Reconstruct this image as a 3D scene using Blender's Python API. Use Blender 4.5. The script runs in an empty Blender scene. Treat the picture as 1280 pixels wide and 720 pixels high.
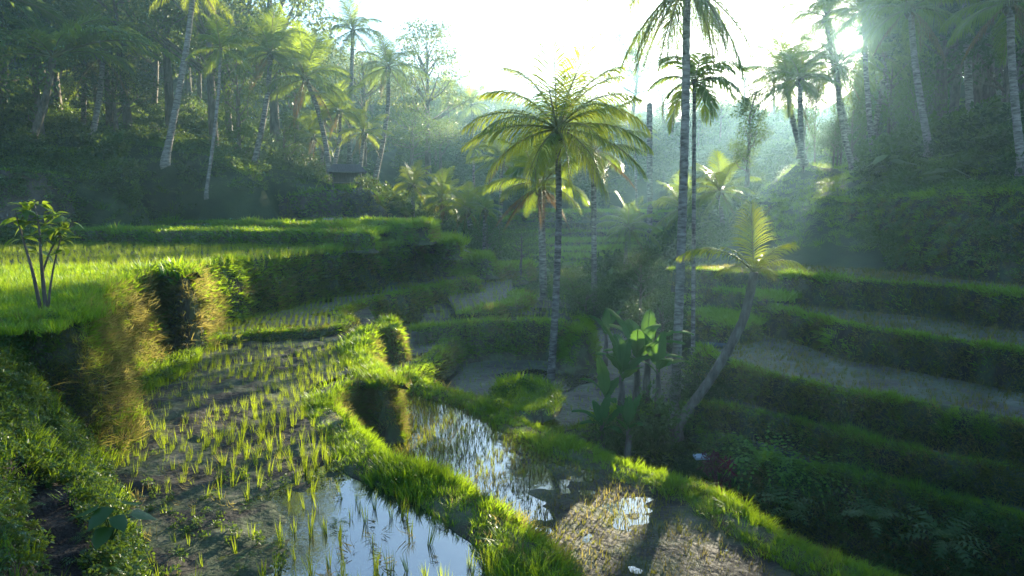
import bpy, math, random
import numpy as np
from mathutils import Vector, Euler, Matrix
R_ = math.radians
random.seed(7)
rng = np.random.default_rng(7)
SC = bpy.context.scene
COL = SC.collection

# ------------------------------------------------------------------ camera
FPX, HOR = 850.0, 262.0                      # focal length in photo pixels, horizon row
CZ = 4.0
PITCH = math.atan((360 - HOR) / FPX)
cam_d = bpy.data.cameras.new('camera')
cam_d.sensor_width = 36.0
cam_d.lens = FPX / 1280 * 36.0
cam_d.clip_start, cam_d.clip_end = 0.1, 5000
cam = bpy.data.objects.new('camera', cam_d)
cam.location = (0, 0, CZ)
cam.rotation_euler = (math.pi / 2 - PITCH, 0, 0)
COL.objects.link(cam)
SC.camera = cam

# ------------------------------------------------------------------ sun, sky, exposure
def ray(px, py):
    dx, dy = (px - 640) / FPX, -(py - 360) / FPX
    cp, sp = math.cos(PITCH), math.sin(PITCH)
    return np.array([dx, cp + dy * sp, -sp + dy * cp])
SUN = ray(1063, 52); SUN = SUN / np.linalg.norm(SUN)
SUN_EL = math.asin(SUN[2]); SUN_AZ = math.atan2(SUN[0], SUN[1])     # azimuth clockwise from +Y
SUN_STRENGTH, SKY_STRENGTH, EXPOSURE = 5.0, 0.10, 2.35
HAZE_DENSITY, HAZE_G, HAZE_COL = 0.00115, 0.66, (0.47, 0.81, 1.0, 1)

sd = bpy.data.lights.new('sun', 'SUN'); sd.energy = SUN_STRENGTH; sd.angle = R_(0.5); sd.color = (1.0, 0.88, 0.64)
so = bpy.data.objects.new('sun', sd); COL.objects.link(so)
so.rotation_euler = Vector(SUN).to_track_quat('Z', 'Y').to_euler()

W = bpy.data.worlds.new('World'); SC.world = W; W.use_nodes = True
nt = W.node_tree; nt.nodes.clear()
wo = nt.nodes.new('ShaderNodeOutputWorld'); bg = nt.nodes.new('ShaderNodeBackground')
sky = nt.nodes.new('ShaderNodeTexSky'); sky.sky_type = 'NISHITA'; sky.sun_disc = False
sky.sun_elevation = SUN_EL; sky.sun_rotation = SUN_AZ
sky.air_density = 1.0; sky.dust_density = 0.9; sky.ozone_density = 3.0
bg.inputs['Strength'].default_value = SKY_STRENGTH
# the sun's own disc in the sky
geo = nt.nodes.new('ShaderNodeTexCoord')
dot = nt.nodes.new('ShaderNodeVectorMath'); dot.operation = 'DOT_PRODUCT'
dot.inputs[1].default_value = tuple(SUN)
nrm = nt.nodes.new('ShaderNodeVectorMath'); nrm.operation = 'NORMALIZE'
nt.links.new(geo.outputs['Generated'], nrm.inputs[0]); nt.links.new(nrm.outputs[0], dot.inputs[0])
mr = nt.nodes.new('ShaderNodeMapRange'); mr.interpolation_type = 'SMOOTHSTEP'
mr.inputs['From Min'].default_value = math.cos(R_(0.62)); mr.inputs['From Max'].default_value = math.cos(R_(0.40))
nt.links.new(dot.outputs['Value'], mr.inputs['Value'])
disc = nt.nodes.new('ShaderNodeMixRGB'); disc.blend_type = 'ADD'
disc.inputs['Color2'].default_value = (900, 760, 480, 1)
nt.links.new(mr.outputs['Result'], disc.inputs['Fac']); nt.links.new(sky.outputs[0], disc.inputs['Color1'])
nt.links.new(disc.outputs[0], bg.inputs['Color']); nt.links.new(bg.outputs[0], wo.inputs['Surface'])

SC.view_settings.view_transform = 'Standard'; SC.view_settings.look = 'None'
SC.view_settings.exposure = EXPOSURE; SC.view_settings.gamma = 1.0; SC.view_settings.use_curve_mapping = False
SC.render.engine = 'CYCLES'
cy = SC.cycles
cy.max_bounces = 5; cy.diffuse_bounces = 2; cy.glossy_bounces = 2; cy.transmission_bounces = 2
cy.transparent_max_bounces = 4; cy.volume_bounces = 1
cy.use_denoising = True; cy.denoiser = 'OPENIMAGEDENOISE'; cy.denoising_input_passes = 'RGB_ALBEDO_NORMAL'
cy.use_adaptive_sampling = False
cy.sample_clamp_indirect = 6.0; cy.sample_clamp_direct = 0.0
cy.caustics_reflective = False; cy.caustics_refractive = False

# ------------------------------------------------------------------ helpers: picture rays to places
def U(px, py, z):
    d = ray(px, py); t = (z - CZ) / d[2]
    return np.array([d[0] * t, d[1] * t, z])
def V(px, py, Y):
    d = ray(px, py); t = Y / d[1]
    return np.array([d[0] * t, Y, CZ + d[2] * t])

# ------------------------------------------------------------------ helpers: objects
def tag(o, label=None, cat=None, group=None, kind=None):
    if label: o['label'] = label
    if cat: o['category'] = cat
    if group: o['group'] = group
    if kind: o['kind'] = kind
    return o
def link(name, data, mat=None, parent=None):
    o = bpy.data.objects.new(name, data); COL.objects.link(o)
    if mat is not None and data is not None:
        for m in (mat if isinstance(mat, (list, tuple)) else [mat]): data.materials.append(m)
    if parent is not None: o.parent = parent
    return o
def empty(name, loc, rz=0.0, s=1.0):
    o = bpy.data.objects.new(name, None); COL.objects.link(o)
    o.location = loc; o.rotation_euler = (0, 0, rz); o.scale = (s, s, s); o.empty_display_size = 0.2
    return o
def mesh(name, Vs, Fs, smooth=True, mats=None, midx=None):
    """Vs (n,3); Fs list of integer arrays (k,3) or (k,4)"""
    me = bpy.data.meshes.new(name)
    Vs = np.asarray(Vs, np.float32).reshape(-1, 3)
    Fs = [np.asarray(f, np.int32) for f in Fs if len(f)]
    me.vertices.add(len(Vs)); me.vertices.foreach_set('co', Vs.ravel())
    nl = sum(f.size for f in Fs); npoly = sum(len(f) for f in Fs)
    me.loops.add(nl); me.polygons.add(npoly)
    me.loops.foreach_set('vertex_index', np.concatenate([f.ravel() for f in Fs]))
    tot = np.concatenate([np.full(len(f), f.shape[1], np.int32) for f in Fs])
    st = np.concatenate([[0], np.cumsum(tot)[:-1]]).astype(np.int32)
    me.polygons.foreach_set('loop_start', st)
    me.polygons.foreach_set('loop_total', tot)
    me.polygons.foreach_set('use_smooth', np.full(npoly, smooth, bool))
    if mats:
        for m in mats: me.materials.append(m)
    if midx is not None: me.polygons.foreach_set('material_index', np.asarray(midx, np.int32))
    me.update(calc_edges=True); me.validate()
    return me
class MB:
    def __init__(s): s.v = []; s.q = []; s.t = []; s.n = 0
    def add(s, v, q=None, t=None):
        v = np.asarray(v, float).reshape(-1, 3)
        if q is not None and len(q): s.q.append(np.asarray(q, int) + s.n)
        if t is not None and len(t): s.t.append(np.asarray(t, int) + s.n)
        s.v.append(v); s.n += len(v)
    def tube(s, pts, rad, k=7, cap=True):
        pts = np.asarray(pts, float); n = len(pts); rad = np.broadcast_to(np.asarray(rad, float), (n,))
        T = np.gradient(pts, axis=0); T /= np.linalg.norm(T, axis=1)[:, None] + 1e-9
        ref = np.array([1.0, 0.13, 0.07]) if abs(T[0][2]) > 0.6 else np.array([0.03, 0.05, 1.0])
        A = np.cross(T, ref); A /= np.linalg.norm(A, axis=1)[:, None] + 1e-9
        B = np.cross(T, A)
        a = np.linspace(0, 2 * math.pi, k, endpoint=False)
        v = pts[:, None, :] + rad[:, None, None] * (np.cos(a)[None, :, None] * A[:, None, :] + np.sin(a)[None, :, None] * B[:, None, :])
        i = np.arange(n - 1)[:, None] * k; j = np.arange(k)[None, :]; j2 = (j + 1) % k
        q = np.stack([i + j, i + j2, i + k + j2, i + k + j], -1).reshape(-1, 4)
        v = v.reshape(-1, 3); t = []
        if cap:
            v = np.vstack([v, pts[-1:], pts[:1]]); c = n * k
            t = [[(n - 1) * k + m, (n - 1) * k + (m + 1) % k, c] for m in range(k)] + [[(m + 1) % k, m, c + 1] for m in range(k)]
        s.add(v, q, t)
    def box(s, c, size, rz=0.0, tilt=0.0):
        x, y, z = np.array(size) / 2
        v = np.array([[-x, -y, -z], [x, -y, -z], [x, y, -z], [-x, y, -z], [-x, -y, z], [x, -y, z], [x, y, z], [-x, y, z]])
        m = np.array(Euler((tilt, 0, rz)).to_matrix())
        s.add(v @ m.T + np.array(c), [[0, 3, 2, 1], [4, 5, 6, 7], [0, 1, 5, 4], [1, 2, 6, 5], [2, 3, 7, 6], [3, 0, 4, 7]])
    def mesh(s, name, smooth=True, mats=None):
        F = []
        if s.q: F.append(np.concatenate(s.q))
        if s.t: F.append(np.concatenate(s.t))
        return mesh(name, np.concatenate(s.v), F, smooth, mats)

def catmull(P, step):
    P = np.asarray(P, float)
    E = np.vstack([2 * P[0] - P[1], P, 2 * P[-1] - P[-2]])
    out = []
    for i in range(len(P) - 1):
        a, b, c, d = E[i], E[i + 1], E[i + 2], E[i + 3]
        n = max(1, int(np.linalg.norm(c - b) / step))
        t = np.linspace(0, 1, n, endpoint=False)[:, None]
        cr = 0.5 * (2 * b + (c - a) * t + (2 * a - 5 * b + 4 * c - d) * t**2 + (3 * b - a - 3 * c + d) * t**3)
        ln = b + (c - b) * t
        out.append(0.75 * cr + 0.25 * ln)
    out.append(P[-1:])
    return np.concatenate(out)

def _hash(ix, iy, s):
    h = (ix * 374761393 + iy * 668265263 + s * 1442695041) & 0x7fffffff
    h = ((h ^ (h >> 13)) * 1274126177) & 0x7fffffff
    return ((h ^ (h >> 16)) & 0xffff) / 65535.0
def noise(x, y, s=0):
    x = np.asarray(x, float); y = np.asarray(y, float)
    ix = np.floor(x).astype(np.int64); iy = np.floor(y).astype(np.int64)
    fx = x - ix; fy = y - iy; fx = fx * fx * (3 - 2 * fx); fy = fy * fy * (3 - 2 * fy)
    return ((_hash(ix, iy, s) * (1 - fx) + _hash(ix + 1, iy, s) * fx) * (1 - fy)
            + (_hash(ix, iy + 1, s) * (1 - fx) + _hash(ix + 1, iy + 1, s) * fx) * fy)
def fbm(x, y, s=0, o=4):
    r = 0; a = 0.5; t = 0
    for k in range(o):
        r = r + a * noise(np.asarray(x) * 2**k + 7.3 * k, np.asarray(y) * 2**k - 3.1 * k, s + k); t += a; a *= 0.5
    return r / t
def inpoly(x, y, poly):
    x = np.asarray(x); y = np.asarray(y); r = np.zeros(x.shape, bool)
    n = len(poly); j = n - 1
    for i in range(n):
        xi, yi, xj, yj = poly[i][0], poly[i][1], poly[j][0], poly[j][1]
        if yi != yj:
            c = ((yi > y) != (yj > y)) & (x < (xj - xi) * (y - yi) / (yj - yi) + xi)
            r ^= c
        j = i
    return r

# ------------------------------------------------------------------ materials
def newmat(name):
    m = bpy.data.materials.new(name); m.use_nodes = True
    m.node_tree.nodes.clear()
    return m, m.node_tree.nodes, m.node_tree.links
def leaf_mat(name, c1, c2, tc=None, t=0.45, rough=0.45, spec=0.4):
    m, N, L = newmat(name)
    out = N.new('ShaderNodeOutputMaterial'); mix = N.new('ShaderNodeMixShader')
    p = N.new('ShaderNodeBsdfPrincipled'); tr = N.new('ShaderNodeBsdfTranslucent')
    g = N.new('ShaderNodeNewGeometry'); oi = N.new('ShaderNodeObjectInfo')
    ad = N.new('ShaderNodeMath'); ad.operation = 'MULTIPLY_ADD'; ad.inputs[1].default_value = 0.55
    sc = N.new('ShaderNodeMath'); sc.operation = 'MULTIPLY'; sc.inputs[1].default_value = 0.45
    L.new(oi.outputs['Random'], sc.inputs[0]); L.new(g.outputs['Random Per Island'], ad.inputs[0]); L.new(sc.outputs[0], ad.inputs[2])
    cm = N.new('ShaderNodeMixRGB'); cm.inputs[1].default_value = (*c1, 1); cm.inputs[2].default_value = (*c2, 1)
    L.new(ad.outputs[0], cm.inputs[0])
    tm = N.new('ShaderNodeMixRGB'); k = tc or tuple(min(1, x * 1.6) for x in c2)
    tm.inputs[1].default_value = (*[x * 0.7 for x in k], 1); tm.inputs[2].default_value = (*k, 1)
    L.new(ad.outputs[0], tm.inputs[0])
    L.new(cm.outputs[0], p.inputs['Base Color']); L.new(tm.outputs[0], tr.inputs['Color'])
    p.inputs['Roughness'].default_value = rough; p.inputs['Specular IOR Level'].default_value = spec
    mix.inputs[0].default_value = t
    L.new(p.outputs[0], mix.inputs[1]); L.new(tr.outputs[0], mix.inputs[2]); L.new(mix.outputs[0], out.inputs['Surface'])
    return m
def noise_mat(name, cols, scale=1.0, detail=6, rough=(0.8, 0.95), bump=0.3, bscale=None, stretch=(1, 1, 1), spec=0.3, pos=None, coord='Object'):
    m, N, L = newmat(name)
    out = N.new('ShaderNodeOutputMaterial'); p = N.new('ShaderNodeBsdfPrincipled')
    tc = N.new('ShaderNodeTexCoord'); mp = N.new('ShaderNodeMapping'); mp.inputs['Scale'].default_value = stretch
    L.new(tc.outputs[coord], mp.inputs[0])
    n1 = N.new('ShaderNodeTexNoise'); n1.inputs['Scale'].default_value = scale; n1.inputs['Detail'].default_value = detail; n1.inputs['Roughness'].default_value = 0.65
    n2 = N.new('ShaderNodeTexNoise'); n2.inputs['Scale'].default_value = bscale or scale * 6; n2.inputs['Detail'].default_value = 5
    L.new(mp.outputs[0], n1.inputs['Vector']); L.new(mp.outputs[0], n2.inputs['Vector'])
    r = N.new('ShaderNodeValToRGB'); e = r.color_ramp.elements
    pos = pos or list(np.linspace(0.3, 0.7, len(cols)))
    while len(e) < len(cols): e.new(0.5)
    for i, c in enumerate(cols): e[i].position = pos[i]; e[i].color = (*c, 1)
    L.new(n1.outputs[0], r.inputs[0]); L.new(r.outputs[0], p.inputs['Base Color'])
    mr = N.new('ShaderNodeMapRange'); mr.inputs['To Min'].default_value, mr.inputs['To Max'].default_value = rough
    L.new(n2.outputs[0], mr.inputs['Value']); L.new(mr.outputs[0], p.inputs['Roughness'])
    b = N.new('ShaderNodeBump'); b.inputs['Strength'].default_value = bump; b.inputs['Distance'].default_value = 0.08
    L.new(n2.outputs[0], b.inputs['Height']); L.new(b.outputs[0], p.inputs['Normal'])
    p.inputs['Specular IOR Level'].default_value = spec
    L.new(p.outputs[0], out.inputs['Surface'])
    return m
M = {}
M['grass'] = leaf_mat('fresh_grass', (0.008, 0.105, 0.016), (0.030, 0.200, 0.024), (0.40, 0.58, 0.015), 0.52)
M['rice'] = leaf_mat('rice_leaf', (0.040, 0.110, 0.016), (0.090, 0.180, 0.022), (0.44, 0.55, 0.02), 0.52)
M['dry'] = leaf_mat('dry_grass', (0.090, 0.085, 0.030), (0.170, 0.140, 0.060), (0.42, 0.36, 0.09), 0.5, 0.7, 0.15)
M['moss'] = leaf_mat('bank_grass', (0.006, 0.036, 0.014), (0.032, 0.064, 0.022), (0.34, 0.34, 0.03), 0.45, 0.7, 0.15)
M['moss_pale'] = leaf_mat('pale_bank_grass', (0.024, 0.070, 0.018), (0.085, 0.115, 0.035), (0.36, 0.38, 0.05), 0.45, 0.7, 0.15)  # brightened copy of the bank grass: light on the left walls is in the colour
M['frond'] = leaf_mat('palm_leaflet', (0.012, 0.075, 0.018), (0.035, 0.120, 0.022), (0.36, 0.48, 0.02), 0.48, 0.35, 0.5)
M['frond_young'] = leaf_mat('young_palm_leaflet', (0.035, 0.110, 0.018), (0.075, 0.150, 0.022), (0.46, 0.54, 0.02), 0.5, 0.4, 0.5)
M['frond_dry'] = leaf_mat('dry_palm_leaflet', (0.10, 0.070, 0.030), (0.17, 0.115, 0.045), (0.30, 0.17, 0.05), 0.35, 0.7, 0.2)
M['leaf'] = leaf_mat('tree_leaf', (0.012, 0.062, 0.014), (0.042, 0.115, 0.018), (0.18, 0.26, 0.03), 0.42, 0.45, 0.4)
M['leaf_dark'] = leaf_mat('dark_tree_leaf', (0.008, 0.036, 0.014), (0.025, 0.070, 0.020), (0.12, 0.18, 0.02), 0.38, 0.45, 0.4)
M['leaf_pale'] = leaf_mat('pale_tree_leaf', (0.050, 0.090, 0.028), (0.095, 0.135, 0.040), (0.24, 0.30, 0.06), 0.45, 0.5, 0.3)
M['weed'] = leaf_mat('weed_leaf', (0.012, 0.070, 0.012), (0.045, 0.125, 0.018), (0.20, 0.30, 0.03), 0.42, 0.4, 0.45)
M['banana'] = leaf_mat('banana_leaf', (0.025, 0.095, 0.025), (0.050, 0.145, 0.035), (0.12, 0.26, 0.035), 0.4, 0.85, 0.03)
M['red_leaf'] = leaf_mat('red_leaf', (0.16, 0.012, 0.030), (0.30, 0.020, 0.050), (0.45, 0.03, 0.07), 0.4, 0.4, 0.5)
M['maroon_leaf'] = leaf_mat('maroon_leaf', (0.055, 0.018, 0.024), (0.11, 0.035, 0.040), (0.22, 0.05, 0.06), 0.4, 0.4, 0.5)
M['trunk'] = noise_mat('palm_bark', [(0.045, 0.038, 0.032), (0.15, 0.135, 0.115), (0.30, 0.285, 0.25)], 5, 5, bump=0.6, bscale=18, stretch=(.6, .6, 2.2), pos=[0.36, 0.5, 0.64])
M['trunk_pale'] = noise_mat('pale_palm_bark', [(0.085, 0.075, 0.062), (0.18, 0.165, 0.14), (0.29, 0.27, 0.245)], 5, 6, bump=0.7, bscale=16, stretch=(.6, .6, 2.2), pos=[0.36, 0.48, 0.62])
M['bark'] = noise_mat('tree_bark', [(0.05, 0.042, 0.032), (0.13, 0.11, 0.085), (0.22, 0.20, 0.165)], 6, 5, bump=0.6, bscale=16, stretch=(1, 1, 0.35))
M['rachis'] = noise_mat('palm_rachis', [(0.10, 0.11, 0.03), (0.20, 0.18, 0.06)], 3, 2, rough=(0.45, 0.6), bump=0.1)
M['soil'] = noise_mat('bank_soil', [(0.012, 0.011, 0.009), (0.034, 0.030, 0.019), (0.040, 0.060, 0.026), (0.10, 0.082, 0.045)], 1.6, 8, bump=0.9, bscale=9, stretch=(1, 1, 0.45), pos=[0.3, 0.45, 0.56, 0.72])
M['soil_pale'] = noise_mat('pale_bank_soil', [(0.030, 0.026, 0.018), (0.075, 0.065, 0.038), (0.080, 0.105, 0.045), (0.17, 0.14, 0.085)], 1.6, 8, bump=0.9, bscale=9, stretch=(1, 1, 0.35), pos=[0.3, 0.45, 0.56, 0.72])  # bank soil again, colour raised to stand for light on the left walls
M['dry_mud'] = noise_mat('drying_mud', [(0.035, 0.032, 0.026), (0.085, 0.078, 0.062), (0.075, 0.095, 0.050), (0.17, 0.16, 0.13)], 1.3, 10, rough=(0.4, 0.9), bump=0.6, bscale=9, spec=0.3, pos=[0.34, 0.47, 0.55, 0.68])
M['cliff'] = noise_mat('bare_earth', [(0.030, 0.026, 0.022), (0.075, 0.062, 0.048), (0.125, 0.105, 0.082)], 0.9, 8, bump=1.0, bscale=5, stretch=(1, 1, 0.5))
M['path'] = noise_mat('shaded_path_dirt', [(0.008, 0.006, 0.005), (0.022, 0.017, 0.013), (0.045, 0.034, 0.026)], 3, 8, bump=0.8, bscale=20)  # dirt darkened so the shade over the path is in its colour
M['ground'] = noise_mat('forest_floor', [(0.012, 0.022, 0.010), (0.030, 0.050, 0.018), (0.050, 0.075, 0.024)], 0.5, 8, bump=0.8, bscale=4)
M['mud'] = noise_mat('paddy_mud', [(0.013, 0.012, 0.009), (0.036, 0.032, 0.024), (0.045, 0.062, 0.026), (0.10, 0.092, 0.070)], 0.8, 10, rough=(0.5, 0.95), bump=0.45, bscale=11, spec=0.22, pos=[0.34, 0.47, 0.55, 0.68])
M['field'] = noise_mat('field_mud', [(0.014, 0.013, 0.010), (0.040, 0.036, 0.026), (0.040, 0.055, 0.024), (0.10, 0.092, 0.072)], 1.6, 10, rough=(0.35, 0.9), bump=1.0, bscale=9, spec=0.4, pos=[0.34, 0.47, 0.55, 0.70])
M['coconut'] = noise_mat('coconut_husk', [(0.06, 0.07, 0.02), (0.12, 0.10, 0.04)], 6, 3, rough=(0.4, 0.6), bump=0.1)
def water_mat():
    m, N, L = newmat('paddy_water')
    out = N.new('ShaderNodeOutputMaterial'); p = N.new('ShaderNodeBsdfPrincipled')
    p.inputs['Base Color'].default_value = (0.018, 0.022, 0.020, 1); p.inputs['IOR'].default_value = 2.9
    p.inputs['Roughness'].default_value = 0.03
    tc = N.new('ShaderNodeTexCoord'); n = N.new('ShaderNodeTexNoise'); n.inputs['Scale'].default_value = 5; n.inputs['Detail'].default_value = 3
    b = N.new('ShaderNodeBump'); b.inputs['Strength'].default_value = 0.06; b.inputs['Distance'].default_value = 0.03
    L.new(tc.outputs['Object'], n.inputs['Vector']); L.new(n.outputs[0], b.inputs['Height']); L.new(b.outputs[0], p.inputs['Normal'])
    L.new(p.outputs[0], out.inputs['Surface']); return m
M['water'] = water_mat()

# ------------------------------------------------------------------ scatter (geometry nodes, for what nobody could count)
def proto_coll(name, meshes):
    c = bpy.data.collections.new(name)
    for i, me in enumerate(meshes):
        c.objects.link(bpy.data.objects.new('%s_%02d' % (name, i), me))
    ng = bpy.data.node_groups.new(name, 'GeometryNodeTree')
    ng.interface.new_socket('Geometry', in_out='INPUT', socket_type='NodeSocketGeometry')
    ng.interface.new_socket('Geometry', in_out='OUTPUT', socket_type='NodeSocketGeometry')
    N, L = ng.nodes, ng.links
    gi = N.new('NodeGroupInput'); go = N.new('NodeGroupOutput'); ip = N.new('GeometryNodeInstanceOnPoints')
    ci = N.new('GeometryNodeCollectionInfo'); ci.inputs['Collection'].default_value = c
    ci.inputs['Separate Children'].default_value = True; ci.inputs['Reset Children'].default_value = True
    def attr(nm, ty):
        a = N.new('GeometryNodeInputNamedAttribute'); a.data_type = ty; a.inputs['Name'].default_value = nm; return a.outputs['Attribute']
    er = N.new('FunctionNodeEulerToRotation')
    L.new(attr('rot', 'FLOAT_VECTOR'), er.inputs[0]); L.new(er.outputs[0], ip.inputs['Rotation'])
    L.new(attr('scl', 'FLOAT_VECTOR'), ip.inputs['Scale']); L.new(attr('pick', 'INT'), ip.inputs['Instance Index'])
    ip.inputs['Pick Instance'].default_value = True
    L.new(gi.outputs[0], ip.inputs['Points']); L.new(ci.outputs[0], ip.inputs['Instance']); L.new(ip.outputs[0], go.inputs[0])
    return ng, len(meshes)
def scatter(name, proto, P, Rt, S, label, cat, pick=None):
    ng, k = proto; P = np.asarray(P, np.float32).reshape(-1, 3); n = len(P)
    if n == 0: return None
    S = np.asarray(S, np.float32)
    if S.ndim == 1: S = np.repeat(S[:, None], 3, 1)
    me = bpy.data.meshes.new(name); me.vertices.add(n); me.vertices.foreach_set('co', P.ravel())
    a = me.attributes.new('rot', 'FLOAT_VECTOR', 'POINT'); a.data.foreach_set('vector', np.asarray(Rt, np.float32).ravel())
    a = me.attributes.new('scl', 'FLOAT_VECTOR', 'POINT'); a.data.foreach_set('vector', S.ravel())
    a = me.attributes.new('pick', 'INT', 'POINT'); a.data.foreach_set('value', np.asarray(rng.integers(0, k, n) if pick is None else pick, np.int32))
    o = link(name, me); md = o.modifiers.new('scatter', 'NODES'); md.node_group = ng
    tag(o, label, cat, None, 'stuff')
    COUNT[name] = COUNT.get(name, 0) + n
    return o
COUNT = {}
def yaw(n, tilt=0.15):
    return np.stack([rng.normal(0, tilt, n), rng.normal(0, tilt, n), rng.uniform(0, 6.283, n)], 1)

# ---- small plant meshes
def tuft(seed, n, r, h, w, lean, droop, mat, name='tuft', seg=2):
    g = np.random.default_rng(seed)
    mb = MB()
    for i in range(n):
        a = g.uniform(0, 6.283); rr = r * math.sqrt(g.uniform()); b = np.array([rr * math.cos(a), rr * math.sin(a), -0.03])
        d = a + g.normal(0, 0.7); ln = lean * (0.3 + g.uniform() * 0.9); hh = h * g.uniform(0.55, 1.1)
        dirv = np.array([math.cos(d) * math.sin(ln), math.sin(d) * math.sin(ln), math.cos(ln)])
        side = np.array([-math.sin(d + g.normal(0, .8)), math.cos(d), 0]); side /= np.linalg.norm(side)
        p = b.copy(); pts = [p]
        for k in range(seg):
            p = p + dirv * hh / seg; pts.append(p)
            dirv = dirv + np.array([math.cos(d), math.sin(d), 0]) * droop * 0.6 + np.array([0, 0, -droop]); dirv /= np.linalg.norm(dirv)
        ww = w * g.uniform(0.7, 1.2) * np.linspace(1, 0.55, seg + 1)
        v = []
        for k in range(seg): v += [pts[k] - side * ww[k] / 2, pts[k] + side * ww[k] / 2]
        v.append(pts[-1])
        q = [[2 * k, 2 * k + 1, 2 * k + 3, 2 * k + 2] for k in range(seg - 1)]
        mb.add(v, q, [[2 * seg - 2, 2 * seg - 1, 2 * seg]])
    return mb.mesh(name, True, [mat])
def leaf_quads(C, D, S, g, asp=0.5, up=0.5):
    """diamond leaves at C with main direction D and length S, gently folded along the midrib"""
    n = len(C); D = D / (np.linalg.norm(D, axis=1)[:, None] + 1e-9)
    Rn = g.normal(0, 1, (n, 3)); Rn[:, 2] += up * 3
    Sd = np.cross(D, Rn); Sd /= np.linalg.norm(Sd, axis=1)[:, None] + 1e-9
    Nn = np.cross(Sd, D)
    S = S[:, None]
    v = np.stack([C, C + D * S * 0.45 + Sd * S * asp / 2 + Nn * S * 0.07, C + D * S - Nn * S * 0.12, C + D * S * 0.45 - Sd * S * asp / 2 + Nn * S * 0.07], 1).reshape(-1, 3)
    i = np.arange(n) * 4
    t = np.stack([np.stack([i, i + 1, i + 2], 1), np.stack([i, i + 2, i + 3], 1)], 1).reshape(-1, 3)
    return v, t
def bush_mesh(seed, r, h, n, leaf, mat, name='bush', asp=0.5):
    g = np.random.default_rng(seed); mb = MB()
    nc = max(5, int(n / 45)); cs = []
    for i in range(nc):
        a = g.uniform(0, 6.283); rr = r * 0.85 * math.sqrt(g.uniform()); cs.append([rr * math.cos(a), rr * math.sin(a), h * g.uniform(0.25, 0.95) * (1 - 0.35 * (rr / r) ** 2)])
    cs = np.array(cs); k = g.integers(0, nc, n)
    off = g.normal(0, 1, (n, 3)); off /= np.linalg.norm(off, axis=1)[:, None]; off *= (g.uniform(0.35, 1, n) ** 0.6)[:, None] * np.array([r * 0.38, r * 0.38, h * 0.28])
    C = cs[k] + off; C[:, 2] = np.maximum(C[:, 2], 0.02)
    D = off / (np.linalg.norm(off, axis=1)[:, None] + 1e-9) + g.normal(0, 0.5, (n, 3)) + np.array([0, 0, 0.1])
    v, t = leaf_quads(C, D, leaf * g.uniform(0.6, 1.3, n), g, asp)
    mb.add(v, None, t)
    for c in cs[:8]:
        mb.tube(np.array([[0, 0, -0.1], [c[0] * 0.4, c[1] * 0.4, c[2] * 0.5], c]), [0.02 * h, 0.014 * h, 0.006 * h], 4, False)
    return mb.mesh(name, True, [mat])
def fern_mesh(seed, n, L, mat, name='fern', w=0.16):
    g = np.random.default_rng(seed); mb = MB()
    for i in range(n):
        a = 6.283 * i / n + g.normal(0, 0.3); e = g.uniform(0.5, 1.3); l = L * g.uniform(0.6, 1.1)
        m = 9; s = np.linspace(0, 1, m); th = e - 1.6 * s**1.3
        p = np.cumsum(np.stack([np.cos(th), np.zeros(m), np.sin(th)], 1) * l / m, 0)
        rot = np.array([[math.cos(a), -math.sin(a), 0], [math.sin(a), math.cos(a), 0], [0, 0, 1]])
        side = np.array([-math.sin(a), math.cos(a), 0.0]); p = p @ rot.T
        for k in range(1, m - 1):
            wl = w * L * math.sin(math.pi * (k / m) ** 0.7)
            t = p[k + 1] - p[k]; t /= np.linalg.norm(t) + 1e-9
            for sg in (-1, 1):
                tip = p[k] + sg * side * wl + t * wl * 0.5 + np.array([0, 0, -0.2 * wl])
                mb.add([p[k] - t * l * 0.035, p[k] + t * l * 0.035, tip], None, [[0, 1, 2]])
        mb.add([p[-2], p[-2] + side * 0.02 * L, p[-1]], None, [[0, 1, 2]])
    return mb.mesh(name, True, [mat])
def taro_mesh(seed, n, L, mat, name='broad_leaf_plant', stem=1.0):
    g = np.random.default_rng(seed); mb = MB()
    for i in range(n):
        a = 6.283 * i / n + g.normal(0, 0.4); hgt = L * stem * g.uniform(0.5, 1.1); out = L * g.uniform(0.3, 0.8)
        b = np.array([math.cos(a) * out, math.sin(a) * out, hgt]); l = L * g.uniform(0.55, 0.9)
        mb.tube(np.array([[0, 0, 0], b * [0.4, 0.4, 0.7], b]), [0.02 * L, 0.015 * L, 0.01 * L], 4, False)
        d = np.array([math.cos(a), math.sin(a), -0.45]); d /= np.linalg.norm(d); sd = np.array([-math.sin(a), math.cos(a), 0]); nn = np.cross(d, sd)
        v = [b - d * 0.25 * l, b + sd * 0.34 * l - d * 0.2 * l - nn * .05 * l, b + sd * 0.30 * l + d * 0.35 * l - nn * .06 * l, b + d * 0.85 * l - nn * .02 * l, b - sd * 0.30 * l + d * 0.35 * l - nn * .06 * l, b - sd * 0.34 * l - d * 0.2 * l - nn * .05 * l, b + d * 0.2 * l]
        mb.add(v, None, [[0, 1, 6], [1, 2, 6], [2, 3, 6], [3, 4, 6], [4, 5, 6], [5, 0, 6]])
    return mb.mesh(name, True, [mat])

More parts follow.
